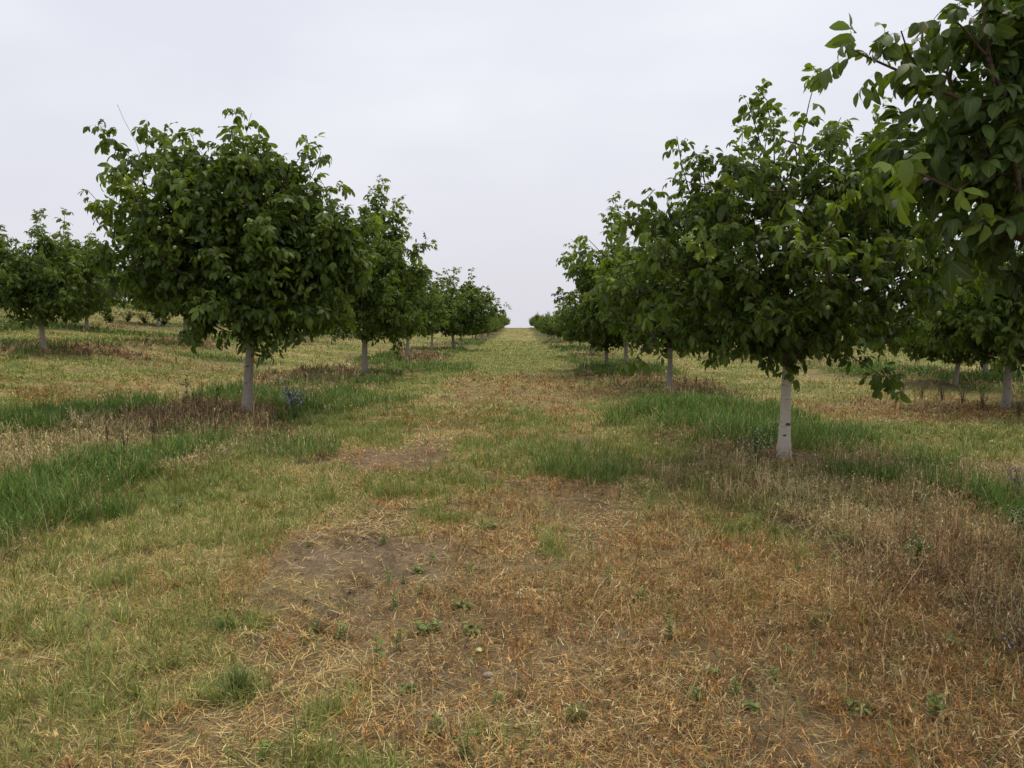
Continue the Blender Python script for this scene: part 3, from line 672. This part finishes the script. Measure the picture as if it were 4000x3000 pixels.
for (x_, z_, w_) in ((.012, .37, .030), (-.022, .25, .020)):
    blob_mesh('branch_scar', (x_, -.062, z_), (w_, .010, w_ * .52), M_SCAR, t)
r_ = np.random.default_rng(9)
for k in range(11): blob_mesh('walnut', (r_.uniform(-1.2, 1.3), r_.uniform(-1.5, -1.2), r_.uniform(1.5, 2.8)), (.02, .02, .024), M_NUT, t)
R1 = t

# --- nearest tree, cut by the right edge of the picture
b3 = np.array([3.55, 4.35, float(tz(3.55, 4.35))])
t = tag(empty('walnut_tree', b3), 'nearest walnut tree with big dark leaves reaching in from the picture edge', 'tree', GRR)
def l3(x, y, z): return (x - b3[0], y - b3[1], z - b3[2])
grow_tree(t, [(0, 0, -.1), (0, 0, .4), (0, 0, .8), (-.02, 0, 1.15)], [.10, .075, .07, .075],
  [(.35, .25, 2.65, 1.1, 1.1, 1.2, 72), (-1.2, -.3, 2.68, .34, .3, .35, 16), (-1.32, -.3, 2.25, .38, .35, .3, 20), (-.95, -.25, 2.9, .3, .3, .35, 14), (-.55, .1, 2.05, .7, .5, .5, 24), (.5, .2, 3.1, 1.1, 1.1, 1.0, 60), (-.65, .15, 2.55, .5, .4, .45, 16), (-.35, .1, 1.95, .6, .7, .35, 20), (.9, .1, 2.0, .9, 1., .8, 40), (-.7, .1, 3.05, .4, .4, .4, 14), (-1.1, 0, 2.2, .4, .4, .3, 14), (-.9, -.2, 2.0, .4, .4, .3, 12)],
  shoots=[([l3(2.55, 3.95, 1.75), l3(2.452, 3.85, 2.07), l3(2.376, 3.85, 2.364), l3(2.287, 3.85, 2.619), l3(2.236, 3.85, 2.873)], .04),
          ([l3(2.236, 3.85, 2.873), l3(2.204, 3.85, 3.06), l3(2.20, 3.85, 3.2)], .12),
          ([l3(2.30, 3.85, 2.58), l3(2.121, 3.85, 2.60), l3(1.968, 3.85, 2.66)], .1),
          ([l3(1.968, 3.85, 2.66), l3(1.80, 3.85, 2.74), l3(1.66, 3.85, 2.80), l3(1.58, 3.85, 2.84)], .3),
          ([l3(1.968, 3.85, 2.66), l3(1.86, 3.85, 2.82), l3(1.80, 3.8, 2.90)], .28),
          ([l3(2.236, 3.85, 2.80), l3(2.12, 3.85, 2.93), l3(2.0, 3.8, 2.99)], .2), ([l3(2.236, 3.85, 2.83), l3(2.36, 3.85, 2.98), l3(2.42, 3.8, 3.05)], .15),
          ([l3(2.376, 3.87, 2.36), l3(2.121, 3.85, 2.16), l3(1.89, 3.85, 2.27), l3(1.76, 3.85, 2.28)], .75),
          ([l3(2.36, 3.87, 2.40), l3(2.2, 3.9, 2.44), l3(2.08, 3.9, 2.42)], .05), ([l3(2.4, 3.87, 2.25), l3(2.5, 3.8, 2.5)], .05),
          ([l3(2.45, 3.87, 2.05), l3(2.25, 3.85, 2.0), l3(2.1, 3.85, 1.98)], .03)],
  size=.11, hi=True, seed=23, per_tip=5, rt=.0036, pal=PAL_NEAR, young=.1, nshoot=12)
blob_mesh('walnut', l3(2.55, 3.95, 2.02), (.026, .026, .03), M_NUT, t); blob_mesh('walnut', l3(2.60, 3.95, 2.03), (.026, .026, .03), M_NUT, t)

# --- second and third models for the rows, one with a tall leading shoot
b = G(1425, 1462)
t = tag(empty('walnut_tree', b), 'walnut tree with a tall bright leading shoot behind the large left tree', 'tree', GL)
grow_tree(t, [(0, 0, -.1), (0, 0, .4), (.01, 0, .8), (.03, 0, 1.15)], [.11, .085, .08, .08],
  [(0, 0, 2.7, 1.9, 1.9, 1.3, 200), (.6, 0, 2.9, 1.5, 1.5, 1.1, 90), (-.5, 0, 3.5, 1.2, 1.2, .8, 70), (.2, 0, 1.7, 2.0, 1.7, .65, 100), (-1.2, .1, 2.6, 1.1, 1.2, .9, 60), (.45, 0, 4.2, .65, .6, .9, 40)],
  shoots=[([(.4, 0, 4.4), (.55, 0, 5.0), (.6, 0, 5.55), (.6, 0, 5.8)], .6), ([(.8, 0, 4.0), (1.0, 0, 4.7), (1.05, 0, 5.2)], .65), ([(.2, -.1, 4.4), (.2, -.1, 5.0), (.25, -.1, 5.4)], .5), ([(1.3, 0, 3.5), (1.8, 0, 3.8), (2.1, 0, 3.9)], .3), ([(1.0, -.2, 1.5), (1.1, -.3, 1.0), (1.0, -.3, .7)], 0.), ([(-1.2, 0, 3.6), (-1.5, 0, 4.2)], .3)],
  size=.14, seed=31, per_tip=8, young=.45)
TA = t
b = G(2445, 1456)
t = tag(empty('walnut_tree', b), 'walnut tree with a slim tall shoot standing left of the round one', 'tree', GRR)
grow_tree(t, [(0, 0, -.1), (0, 0, .4), (-.01, 0, .8), (0, 0, 1.15)], [.095, .062, .057, .062],
  [(0, 0, 2.6, 1.8, 1.8, 1.2, 190), (-.6, 0, 2.9, 1.4, 1.5, 1.0, 90), (.3, 0, 3.1, 1.1, 1.2, .7, 70), (-.3, 0, 1.7, 1.6, 1.5, .6, 70)],
  shoots=[([(-.2, 0, 3.6), (-.3, 0, 4.2), (-.36, 0, 4.8), (-.36, 0, 5.3)], .6), ([(-.3, 0, 3.6), (-.55, 0, 4.2), (-.6, 0, 4.8)], .5), ([(-.2, .1, 3.6), (-.2, .1, 4.2), (-.2, .1, 4.7)], .5), ([(-1.4, 0, 3.1), (-1.8, 0, 3.4), (-1.95, 0, 3.5)], .35), ([(-1.5, 0, 2.4), (-1.95, 0, 2.45), (-2.15, 0, 2.35)], .1), ([(.5, 0, 4.0), (.6, 0, 4.6)], .3)],
  size=.14, seed=47, per_tip=8, young=.3)
TB = t
b = G(175, 1372)
t = tag(empty('walnut_tree', b), 'low forked walnut tree at the left edge beside dark grass and red weeds', 'tree', GLL)
grow_tree(t, [(0, 0, -.1), (-.02, 0, .25), (-.05, 0, .5), (-.06, 0, .75)], [.095, .062, .057, .062],
  [(-.1, 0, 2.1, 1.6, 1.6, 1.1, 190), (.7, 0, 1.9, 1.3, 1.3, .8, 90), (-.9, 0, 1.9, 1.1, 1.3, .8, 80), (0, 0, 1.25, 1.6, 1.5, .4, 60)],
  shoots=[([(-.1, 0, 3.0), (0, 0, 3.5), (.1, 0, 3.75)], .4), ([(.5, 0, 2.8), (.65, 0, 3.3), (.7, 0, 3.7)], .4), ([(-.9, 0, 2.6), (-1.1, 0, 3.2), (-1.2, 0, 3.4)], .5), ([(1.2, 0, 2.2), (1.6, 0, 2.5)], .2), ([(-1.2, -.2, 1.2), (-1.6, -.3, .95)], 0.)],
  size=.125, seed=59, per_tip=8, young=.25)
TC = t

t = tag(empty('walnut_tree', (-5.1, 34.5, float(tz(-5.1, 34.5)))), 'walnut tree half hidden between the bright shooting tree and the spreading one', 'tree', GL)
grow_tree(t, [(0, 0, -.1), (.02, 0, .3), (.05, .02, .65), (.04, .03, 1.0)], [.10, .078, .072, .074],
  [(-.4, .2, 2.4, 1.4, 1.5, 1.0, 120), (.8, -.2, 2.2, 1.2, 1.3, .8, 80), (.2, .1, 3.2, .9, .8, .9, 60), (-.9, -.5, 1.7, 1.0, 1.0, .5, 44), (.6, .6, 1.5, 1.0, 1.0, .4, 34)],
  shoots=[([(.2, 0, 3.9), (.35, 0, 4.5), (.3, 0, 4.9)], .4), ([(1.2, 0, 2.8), (1.6, .1, 3.3)], .4), ([(-1.2, 0, 3.1), (-1.6, .1, 3.7)], .3), ([(-.4, -.3, 3.2), (-.5, -.4, 4.0)], .3)],
  bare=[[(.9, .1, 2.9), (1.1, .1, 3.5), (1.2, .2, 3.9)]], size=.13, seed=83, per_tip=8, young=.35)
TD = t
ORD = ['first', 'second', 'third', 'fourth', 'fifth', 'sixth', 'seventh', 'eighth', 'ninth', 'tenth', 'eleventh', 'twelfth']
def place(src, p, rz, s, label, group):
    return tag(copy_tree(src, p, rz, s), label, 'tree', group)
def at(x, y): return (x, y, float(tz(x, y)))
r_ = np.random.default_rng(77)
SRC = [TA, TB, TC]
# right row
place(TB, G(2615, 1522), 2.1, .84, 'walnut tree with pale trunk right behind the round right tree', GRR)
place(TC, G(2370, 1432), 1.0, .88, 'thin trunked walnut tree just behind the one with the slim tall shoot', GRR)
place(TC, G(2308, 1388), 3.0, .84, 'walnut tree with a leaning thin trunk in a green grass patch, right row', GRR)
place(TC, G(2266, 1366), 4.4, .74, 'yellowish trunked walnut tree in the right row, fourth from the track end cluster', GRR)
place(TC, G(2228, 1356), 5.2, .72, 'slim walnut tree next along the right row after the yellowish trunk', GRR)
place(TC, at(3.6, 70), 0.6, .78, 'small walnut tree where the right row starts to merge into one crown line', GRR)
# left row
L3 = place(TC, G(1773, 1364), 0.3, 1.42, 'spreading low crowned walnut tree in the left row beside brown weeds', GL)
place(TB, at(-5.3, 46), 3.6, .84, 'walnut tree just left behind the spreading low crowned one', GL)
place(TC, at(-5.0, 64), 1.9, 1.0, 'walnut tree next up the left row after the spreading low crowned one', GL)
for k, yy in enumerate(np.arange(73, 216, 8.0)):
    src = [TB, TC, TD, TA, TD, TC][k % 6]
    far = yy > 108
    sB = {0: .66, 1: .88, 2: .78, 3: .62, 4: .80, 5: .86}[k % 6]
    place(src, at(-4.7 + r_.uniform(-.25, .25), yy + r_.uniform(-.6, .6)), r_.uniform(0, 6.28), sB * r_.uniform(.93, 1.08) * 1.02,
          'distant walnut tree merging into the far end of the left row' if far else ORD[k] + ' walnut tree in the far merged part of the left row, counted from the viewer', GL)
    place(src, at(3.7 + r_.uniform(-.25, .25), yy + 3 + r_.uniform(-.6, .6)), r_.uniform(0, 6.28), sB * r_.uniform(.93, 1.08) * .93,
          'distant walnut tree merging into the far end of the right row' if far else ORD[k] + ' walnut tree in the far merged part of the right row, counted from the viewer', GRR)
# rows beyond the left row
place(TA, G(340, 1292), 1.2, .86, 'walnut tree behind the low forked tree, whose crown rises to its right', GLL)
place(TB, G(723, 1342), 0.5, .88, 'walnut tree behind the large left tree with a bare pale trunk showing below', GLL)
nm = ['with its trunk in shade', 'on the rising slope', 'near the slope top', 'behind thin weeds']
k = 0
for (x_, y_, s_, q_) in [(-13.4, 40, .9, TA), (-13.6, 49, .95, TD), (-13.4, 58, .9, TB), (-13.5, 67, .95, TC), (-22, 31.5, .95, TD), (-22.1, 47, .9, TB), (-22, 56, .95, TC), (-22, 66, .85, TA), (-31, 44, .95, TC), (-31, 53, .95, TB), (-31, 62, 1.0, TC), (-13.5, 78, .9, TC), (-13.5, 90, .85, TB), (-22, 78, .95, TC)]:
    place(q_, at(x_, y_), r_.uniform(0, 6.28), s_, 'far walnut tree on the left slope, mostly hidden by nearer crowns', GLL); k += 1
# rows beyond the right row
place(TC, G(3930, 1592), 0.8, 1.0, 'walnut tree with a pale leaning trunk in dry weeds behind the nearest one', GRRR)
place(TC, G(3730, 1500), 2.8, .72, 'walnut tree with thin low trunk behind the hanging branch of the round tree', GRRR)
place(TB, G(3850, 1462), 4.0, .8, 'walnut tree deepest in the gap between two trunks at the right', GRRR)
for (x_, y_, s_, q_) in [(11.2, 38, 1.0, TD), (11.2, 47, .95, TB), (11.3, 56, .95, TC), (20, 27, 1.0, TC), (20, 36, .95, TA), (20.2, 46, 1., TC), (11.2, 66, .95, TC), (11.2, 78, .9, TB), (20, 58, .95, TC), (27, 40, 1.1, TC), (29, 52, 1.1, TB)]:
    place(q_, at(x_, y_), r_.uniform(0, 6.28), s_, 'far walnut tree beyond the right row, mostly hidden by nearer crowns', GRRR)

# ------------------------------------------------------------------ single plants and small things
def stems_obj(name, lines, w, mat, parent, colr):
    A, B, ra, rb = [], [], [], []
    for ln in lines:
        for k in range(len(ln) - 1):
            A.append(ln[k]); B.append(ln[k + 1]); ra.append(w * (1 - .5 * k / len(ln))); rb.append(w * (1 - .5 * (k + 1) / len(ln)))
    V, Q = tube_mesh(np.array(A, float), np.array(B, float), np.array(ra), np.array(rb), 5)
    return mk(name, V, [Q], mat, parent, {'tint': np.tile(np.array(colr), (len(V), 1))}, smooth=True)

def small_leaves(name, P, D, L_, wd, colr, parent, r, mat=M_GRASS):
    P = np.array(P, float); D = nrm(np.array(D, float)); n = len(P); U, Vv, Pf, Q = leaf_tpl(False)
    nn = nrm(np.cross(np.cross(D, np.array([0, 0, 1.]) + r.normal(0, .1, (n, 3))), D)); ww = np.cross(nn, D); LL = L_ * r.uniform(.7, 1.25, n)[:, None]; c = r.uniform(.3, 1.3, n)[:, None]
    V = P[:, None] + D[:, None] * (LL * np.sin(c * U) / c)[..., None] - nn[:, None] * (LL * (1 - np.cos(c * U)) / c)[..., None] + ww[:, None] * (Vv * Pf * LL * wd)[..., None]
    m = len(U); tint = np.repeat(np.array(colr) * r.uniform(.7, 1.3, (n, 1)), m, axis=0)
    return mk(name, V.reshape(-1, 3), [(np.arange(n)[:, None, None] * m + Q[None]).reshape(-1, 4)], mat, parent, {'tint': tint}, smooth=True)

def herb(name, p, label, cat, group, h, ns, spread, leaf, colr, seed, flower=None, nfl=0, fsize=.006, lw=.22, nleaf=12, stemw=.002):
    """a small plant: stems, leaves and, where it has them, flower heads"""
    r = np.random.default_rng(seed)
    root = tag(empty(name, p), label, cat, group)
    lines, P, D, FL = [], [], [], []
    for k in range(ns):
        az = r.uniform(0, 6.28); lean = r.uniform(.1, 1) * spread; hh = h * r.uniform(.65, 1.05)
        ln = [np.array([math.cos(az) * lean * hh * t_ ** 1.4, math.sin(az) * lean * hh * t_ ** 1.4, hh * t_ - .01]) + (r.normal(0, .015 * h, 3) if t_ else 0) for t_ in np.linspace(0, 1, 5)]
        lines.append(ln)
        for q in range(nleaf):
            t_ = r.uniform(.12, 1.0); s = t_ * 4; a = int(min(s, 3)); pt = ln[a] + (ln[a + 1] - ln[a]) * (s - a); b_ = r.uniform(0, 6.28)
            P.append(pt); D.append((math.cos(b_), math.sin(b_), r.uniform(.1, .9)))
        for q in range(nfl): 
            t_ = r.uniform(.6, 1.0); s = t_ * 4; a = int(min(s, 3)); pt = ln[a] + (ln[a + 1] - ln[a]) * (s - a)
            e = pt + r.normal(0, .09 * h, 3) + np.array([0, 0, .05 * h]); FL.append(e); lines.append([pt, (pt + e) / 2 + np.array([0, 0, .01 * h]), e])
    stems_obj('stem', lines, stemw, M_GRASS, root, [c * .9 for c in colr])
    small_leaves('leaves', P, D, leaf, lw, colr, root, r)
    if flower and FL:
        V, Q = [], []
        for e in FL:
            nv = nrm(np.array([r.normal(0, .5), r.normal(-.4, .5), .8])); u = nrm(np.cross(nv, [1, 0.1, 0])); v = np.cross(nv, u); b0 = len(V)
            R = fsize * r.uniform(.7, 1.3)
            V.append(e + nv * R * .35)
            for q in range(8): V.append(e + (u * math.cos(q * .785) + v * math.sin(q * .785)) * R * (1 if q % 2 else .72) )
            for q in range(8): Q.append((b0, b0 + 1 + q, b0 + 1 + (q + 1) % 8))
        tag(mk('flower_heads', np.array(V), [np.array(Q)], flower, root), kind='stuff')
    return root

g = 'white flowering weeds under the right trees'
herb('daisy_weed', G(2955, 1830), 'bushy weed with tiny white flowers left of the pale trunk', 'weed', g, .42, 12, .6, .03, (.09, .13, .04), 1, M_WHITEFL, 8, .0055)
herb('daisy_weed', G(3580, 2230), 'bright green weed with tiny white flowers amid dark brown weeds', 'weed', g, .24, 9, .7, .03, (.12, .19, .04), 2, M_WHITEFL, 4, .004, nleaf=22)
herb('daisy_weed', G(3985, 2110), 'white flowering weed cut by the right picture edge', 'weed', g, .24, 9, .8, .03, (.12, .19, .04), 3, M_WHITEFL, 4, .004, nleaf=22)
herb('daisy_weed', G(3600, 2020), 'slender white flowering weed standing up behind the bright green one', 'weed', g, .20, 4, .4, .028, (.12, .18, .05), 4, M_WHITEFL, 4, .004, nleaf=16)
herb('daisy_weed', G(3330, 2150), 'low yellowish green weed between straw and dark weeds', 'weed', g, .12, 12, 1.2, .03, (.16, .19, .04), 5, M_WHITEFL, 0, .006, nleaf=22)
g = 'purple flowering plants beside the tree rows'
herb('purple_flower_plant', G(1150, 1640), 'clump of violet flowers beside the trunk of the large left tree', 'flower', g, .62, 14, .5, .03, (.10, .13, .06), 6, M_PURPLE, 9, .012, stemw=.003)
herb('purple_flower_plant', G(3985, 1960), 'pale violet flowering clump cut by the right picture edge', 'flower', g, .34, 12, .7, .03, (.14, .14, .08), 7, M_PURPLE, 4, .006)
herb('purple_flower_plant', G(3960, 2560), 'tiny violet flower low in the dark weeds at lower right', 'flower', g, .09, 4, .8, .02, (.10, .12, .05), 8, M_PURPLE, 2, .008)
herb('yellow_flower_plant', G(1375, 1640), 'small yellow flowering weed at the left track edge', 'flower', None, .26, 5, .5, .04, (.17, .20, .04), 9, M_YELLOWFL, 3, .010)
g = 'dark leafy weeds beside the large left tree'
herb('leafy_weed', G(728, 1590), 'tallest dark leafy weed left of the large left trunk', 'weed', g, .62, 2, .25, .10, (.045, .08, .03), 10, nleaf=13, stemw=.005)
herb('leafy_weed', G(842, 1590), 'dark leafy weed nearest the large left trunk', 'weed', g, .46, 2, .3, .09, (.045, .08, .03), 11, nleaf=11, stemw=.005)
herb('leafy_weed', G(770, 1600), 'grey green bushy weed between the two tall dark ones', 'weed', g, .40, 7, .6, .05, (.08, .09, .06), 12, nleaf=16, stemw=.004)
herb('leafy_weed', G(700, 1995), 'broad leaved green weed at the lush strip end on the left', 'weed', g, .14, 4, .9, .06, (.17, .2, .07), 13, nleaf=5, stemw=.003)
g = 'green weed bushes on the far left bank'
for k, (u, v, lb) in enumerate([(430, 1262, 'leftmost green weed bush on the far left bank'), (500, 1258, 'second green weed bush on the far left bank'), (565, 1264, 'middle green weed bush on the far left bank'), (640, 1272, 'green weed bush left of the bare far trunk'), (790, 1300, 'green weed bush right of the bare far trunk')]):
    herb('weed_bush', G(u, v), lb, 'weed', g, .75, 26, 1.5, .17, (.10, .14, .045), 40 + k, nleaf=14, stemw=.004)
g = 'dry stalks in the alley beyond the right row'
for k, (u, v, lb) in enumerate([(3520, 1560, 'leftmost dry stalk clump beyond the hanging branch'), (3600, 1565, 'second dry stalk clump beyond the hanging branch'), (3680, 1570, 'brown dry stalk clump midway to the pale trunk'), (3760, 1585, 'tall dry stalk clump left of the pale far trunk'), (3840, 1600, 'dry stalk clump nearest the pale far trunk'), (3980, 1640, 'reddish dry stalk clump cut by the right picture edge')]):
    herb('dry_stalk_clump', G(u, v), lb, 'weed', g, .42, 10, .35, .04, (.15, .11, .065), 20 + k, nleaf=14, stemw=.004)
g = 'dark withered stalks in the left strip'
for k, (u, v, lb) in enumerate([(420, 1735, 'darkest upright withered stalk in the tan weeds'), (600, 1740, 'dark withered stalk between tan and reddish weeds'), (790, 1715, 'short black stalk at the front of the reddish weeds'), (490, 1800, 'thin brown stalk in front of the tan weeds'), (845, 1715, 'second short black stalk in front of the trunk')]):
    herb('withered_stalk', G(u, v), lb, 'weed', g, .34, 3, .2, .035, (.05, .035, .025), 30 + k, nleaf=14, stemw=.004)
# sprouts on the worn ground: one look, scattered
g = 'light green sprouts on the worn ground'
LB = {0: 'light green sprout on the worn brown ground in the middle', 1: 'light green sprout in the orange dead grass at right', 2: 'light green sprout at the lower picture edge'}
SP = [(1500, 2120, 0), (1520, 2290, 0), (1635, 2240, 0), (1645, 2320, 0), (1690, 2200, 0), (1800, 2385, 0), (1835, 2240, 0), (1540, 2380, 0), (1690, 2460, 0), (1640, 2480, 0), (1480, 2600, 0), (1930, 2070, 0), (1330, 2500, 0), (1560, 2540, 0), (1830, 2480, 0),
      (1720, 2870, 2), (1815, 2970, 2), (1670, 2890, 2), (1030, 2965, 2), (2230, 2830, 2), (1600, 2700, 2), (1950, 2760, 2),
      (2870, 2740, 1), (2950, 2780, 1), (3030, 2660, 1), (3080, 2580, 1), (3330, 2790, 1), (2720, 2750, 1), (3180, 2450, 1), (3720, 2530, 1), (2500, 2350, 1), (2370, 2300, 1), (2790, 2640, 1), (3660, 2800, 1), (2620, 2500, 1)]
protos = [herb('weed_sprout', (0, 0, 0), None, None, g, .085, 3, .6, .030, (.17, .23, .055), 50, nleaf=11, stemw=.0018),
          herb('weed_sprout', (0, 0, 0), None, None, g, .12, 2, .3, .028, (.16, .21, .05), 51, nleaf=14, stemw=.0018),
          herb('weed_sprout', (0, 0, 0), None, None, g, .06, 5, 1.1, .034, (.20, .25, .07), 52, nleaf=9, stemw=.0018)]
for k, (u, v, w) in enumerate(SP):
    p = G(u, v)
    if k < 3:
        o = protos[k]; o.location = p; tag(o, LB[w], 'sprout', g)
    else: o = tag(copy_tree(protos[k % 3], p, r_.uniform(0, 6.28), r_.uniform(.7, 1.25)), LB[w], 'sprout', g)
# dark green grass tufts in the worn ground
g = 'green grass tufts on the worn ground'
def tuft(p, label, h, n, seed, colr=(.12, .165, .055)):
    r = np.random.default_rng(seed); z = np.zeros(n)
    o = ribbons('grass_tuft', r.normal(0, h * .18, n), r.normal(0, h * .18, n), z - .005, r.uniform(0, 6.28, n), r.uniform(.5, 1.1, n) * h, np.full(n, .0042), np.abs(r.normal(.3, .3, n)), r.uniform(.2, 1.1, n), np.array(colr) * r.uniform(.7, 1.4, (n, 1)), M_GRASS, 3)
    o.location = p; return tag(o, label, 'grass tuft', g)
for k, (u, v, h, n, lb) in enumerate([(2020, 2730, .06, 40, 'small dark green tuft beside grey soil'), (2270, 2820, .11, 60, 'loose grey green tuft with long blades at lower middle'), (1235, 2470, .10, 70, 'blue green tuft at the edge of the turf'), (930, 2700, .12, 160, 'wide blue green tuft in the left turf'), (880, 2470, .10, 140, 'dense green tuft right of the straw patch'), (1580, 2280, .08, 40, 'dark tuft beside the middle sprouts'), (3120, 2240, .09, 40, 'dark tuft below the pale yellow leaf'), (3900, 2620, .05, 30, 'tiny blue green tuft at lower right'), (1205, 2140, .07, 40, 'small green tuft at the bare soil edge'), (3230, 2420, .08, 24, 'sparse green tuft in the orange dead grass')]):
    tuft(G(u, v), lb, h, n, 70 + k)
# long bent stalks
g = 'long dry stalks'
def stalks(p, pts_list, w, label, colr):
    o = stems_obj('dry_stalk', [[np.array(q, float) for q in ln] for ln in pts_list], w, M_DRY, None, colr); o.location = p
    return tag(o, label, 'stalk', g)
stalks(G(1340, 2900), [[(0, 0, 0), (.02, .02, .10), (.06, .04, .18), (.11, .05, .235)], [(.02, .0, 0), (.03, .02, .09), (.055, .03, .17), (.10, .05, .22)], [(.01, .02, 0), (.05, .0, .11), (.09, .0, .2)]], .0022, 'bent orange stalks at the lower edge of the worn ground', (.46, .25, .08))
stalks(G(985, 1600), [[(.0, -.1, 0), (.15, -.12, .3), (.3, -.14, .55), (.36, -.14, .8)], [(.3, -.14, .55), (.34, -.1, .7)]], .008, 'pale straw stalk leaning beside the leaning grey trunk', (.46, .40, .2))
stalks(G(3060, 2275), [[(0, 0, .012), (.05, .01, .016), (.11, .0, .012)]], .003, 'pale twig lying on grey soil at right', (.42, .36, .24))
stalks(G(2950, 2385), [[(0, 0, .012), (.12, .02, .03), (.2, .03, .012)]], .0022, 'long straw stalk lying in the orange dead grass', (.47, .38, .18))
stalks(G(3100, 1985), [[(0, 0, .16), (.12, .03, .18), (.25, .02, .15), (.36, .0, .17)], [(.12, .03, .18), (.1, -.08, .08)], [(0, 0, .16), (-.12, -.03, .12), (-.2, -.05, .0)]], .0035, 'pale branched twig resting on the tan weeds at right', (.40, .31, .17))
# fallen leaves
g = 'fallen walnut leaves'
def fallen(p, label, L_, rz, tilt, mat=M_PALELEAF):
    U, Vv, Pf, Q = leaf_tpl(True); c = 1.1; W_ = L_ * .27
    V = np.stack([L_ * np.sin(c * U) / c, Vv * Pf * W_, .012 + L_ * (np.cos(c * (U - .5)) - .85) * .5 * (1 if tilt > 0 else -.6) + np.abs(Vv) * Pf * W_ * .35], 1)
    o = mk('fallen_leaf', V, [Q], mat, smooth=True); o.location = p; o.rotation_euler = (tilt, .12, rz)
    sm = o.modifiers.new('thickness', 'SOLIDIFY'); sm.thickness = .0008
    return tag(o, label, 'leaf', g)
fallen(G(1855, 2545), 'pale yellow green leaf lying on the worn ground in the middle', .047, -.25, .35)
fallen(G(2550, 1738), 'yellow leaf lying in the grass left of the pale trunk', .10, .2, .3, plain('yellow leaf', (.62, .55, .08), .5, .15))
fallen(G(2655, 2183), 'small yellow leaf in the tan dead grass', .035, .5, .4, bpy.data.materials['yellow leaf'])
fallen(G(3065, 2205), 'pale yellow leaf beside the low green weed', .055, -.6, .4)
fallen(G(3860, 1730), 'pale leaf lying on the bright green turf at right', .15, .1, .2)
fallen(G(2010, 2330), 'curled straw coloured leaf on the brown ground', .06, .5, .3, plain('straw leaf', (.5, .41, .22), .6, .15))
# soil clods showing on the worn ground
r_ = np.random.default_rng(5); g = 'pale soil clods'
def clod(p, label, s, seed):
    r = np.random.default_rng(seed); o = blob_mesh('soil_clod', (0, 0, s * .15), (s, s * .8, s * .45), M_STONE, None, 12, 8)
    co = np.array([v.co[:] for v in o.data.vertices]); w = 1 + .5 * (vnoise(co[:, 0] / s * 1.3 + seed, co[:, 1] / s * 1.3 + co[:, 2] / s, seed) - .5)
    o.data.vertices.foreach_set('co', (co * w[:, None]).astype(np.float32).ravel()); o.location = p
    return tag(o, label, 'soil clod', g)
for k, (u, v, s, lb) in enumerate([(1905, 2640, .024, 'largest pale soil clod on the worn ground'), (1890, 2720, .013, 'pale clod below the largest one'), (1995, 2730, .014, 'clod beside the small dark green tuft'), (1240, 2330, .016, 'clod in the bare soil on the left'), (1300, 2230, .012, 'small clod at the top of the bare soil'), (3180, 2260, .016, 'flat grey clod near the pale twig')]):
    clod(G(u, v), lb, s, 90 + k)
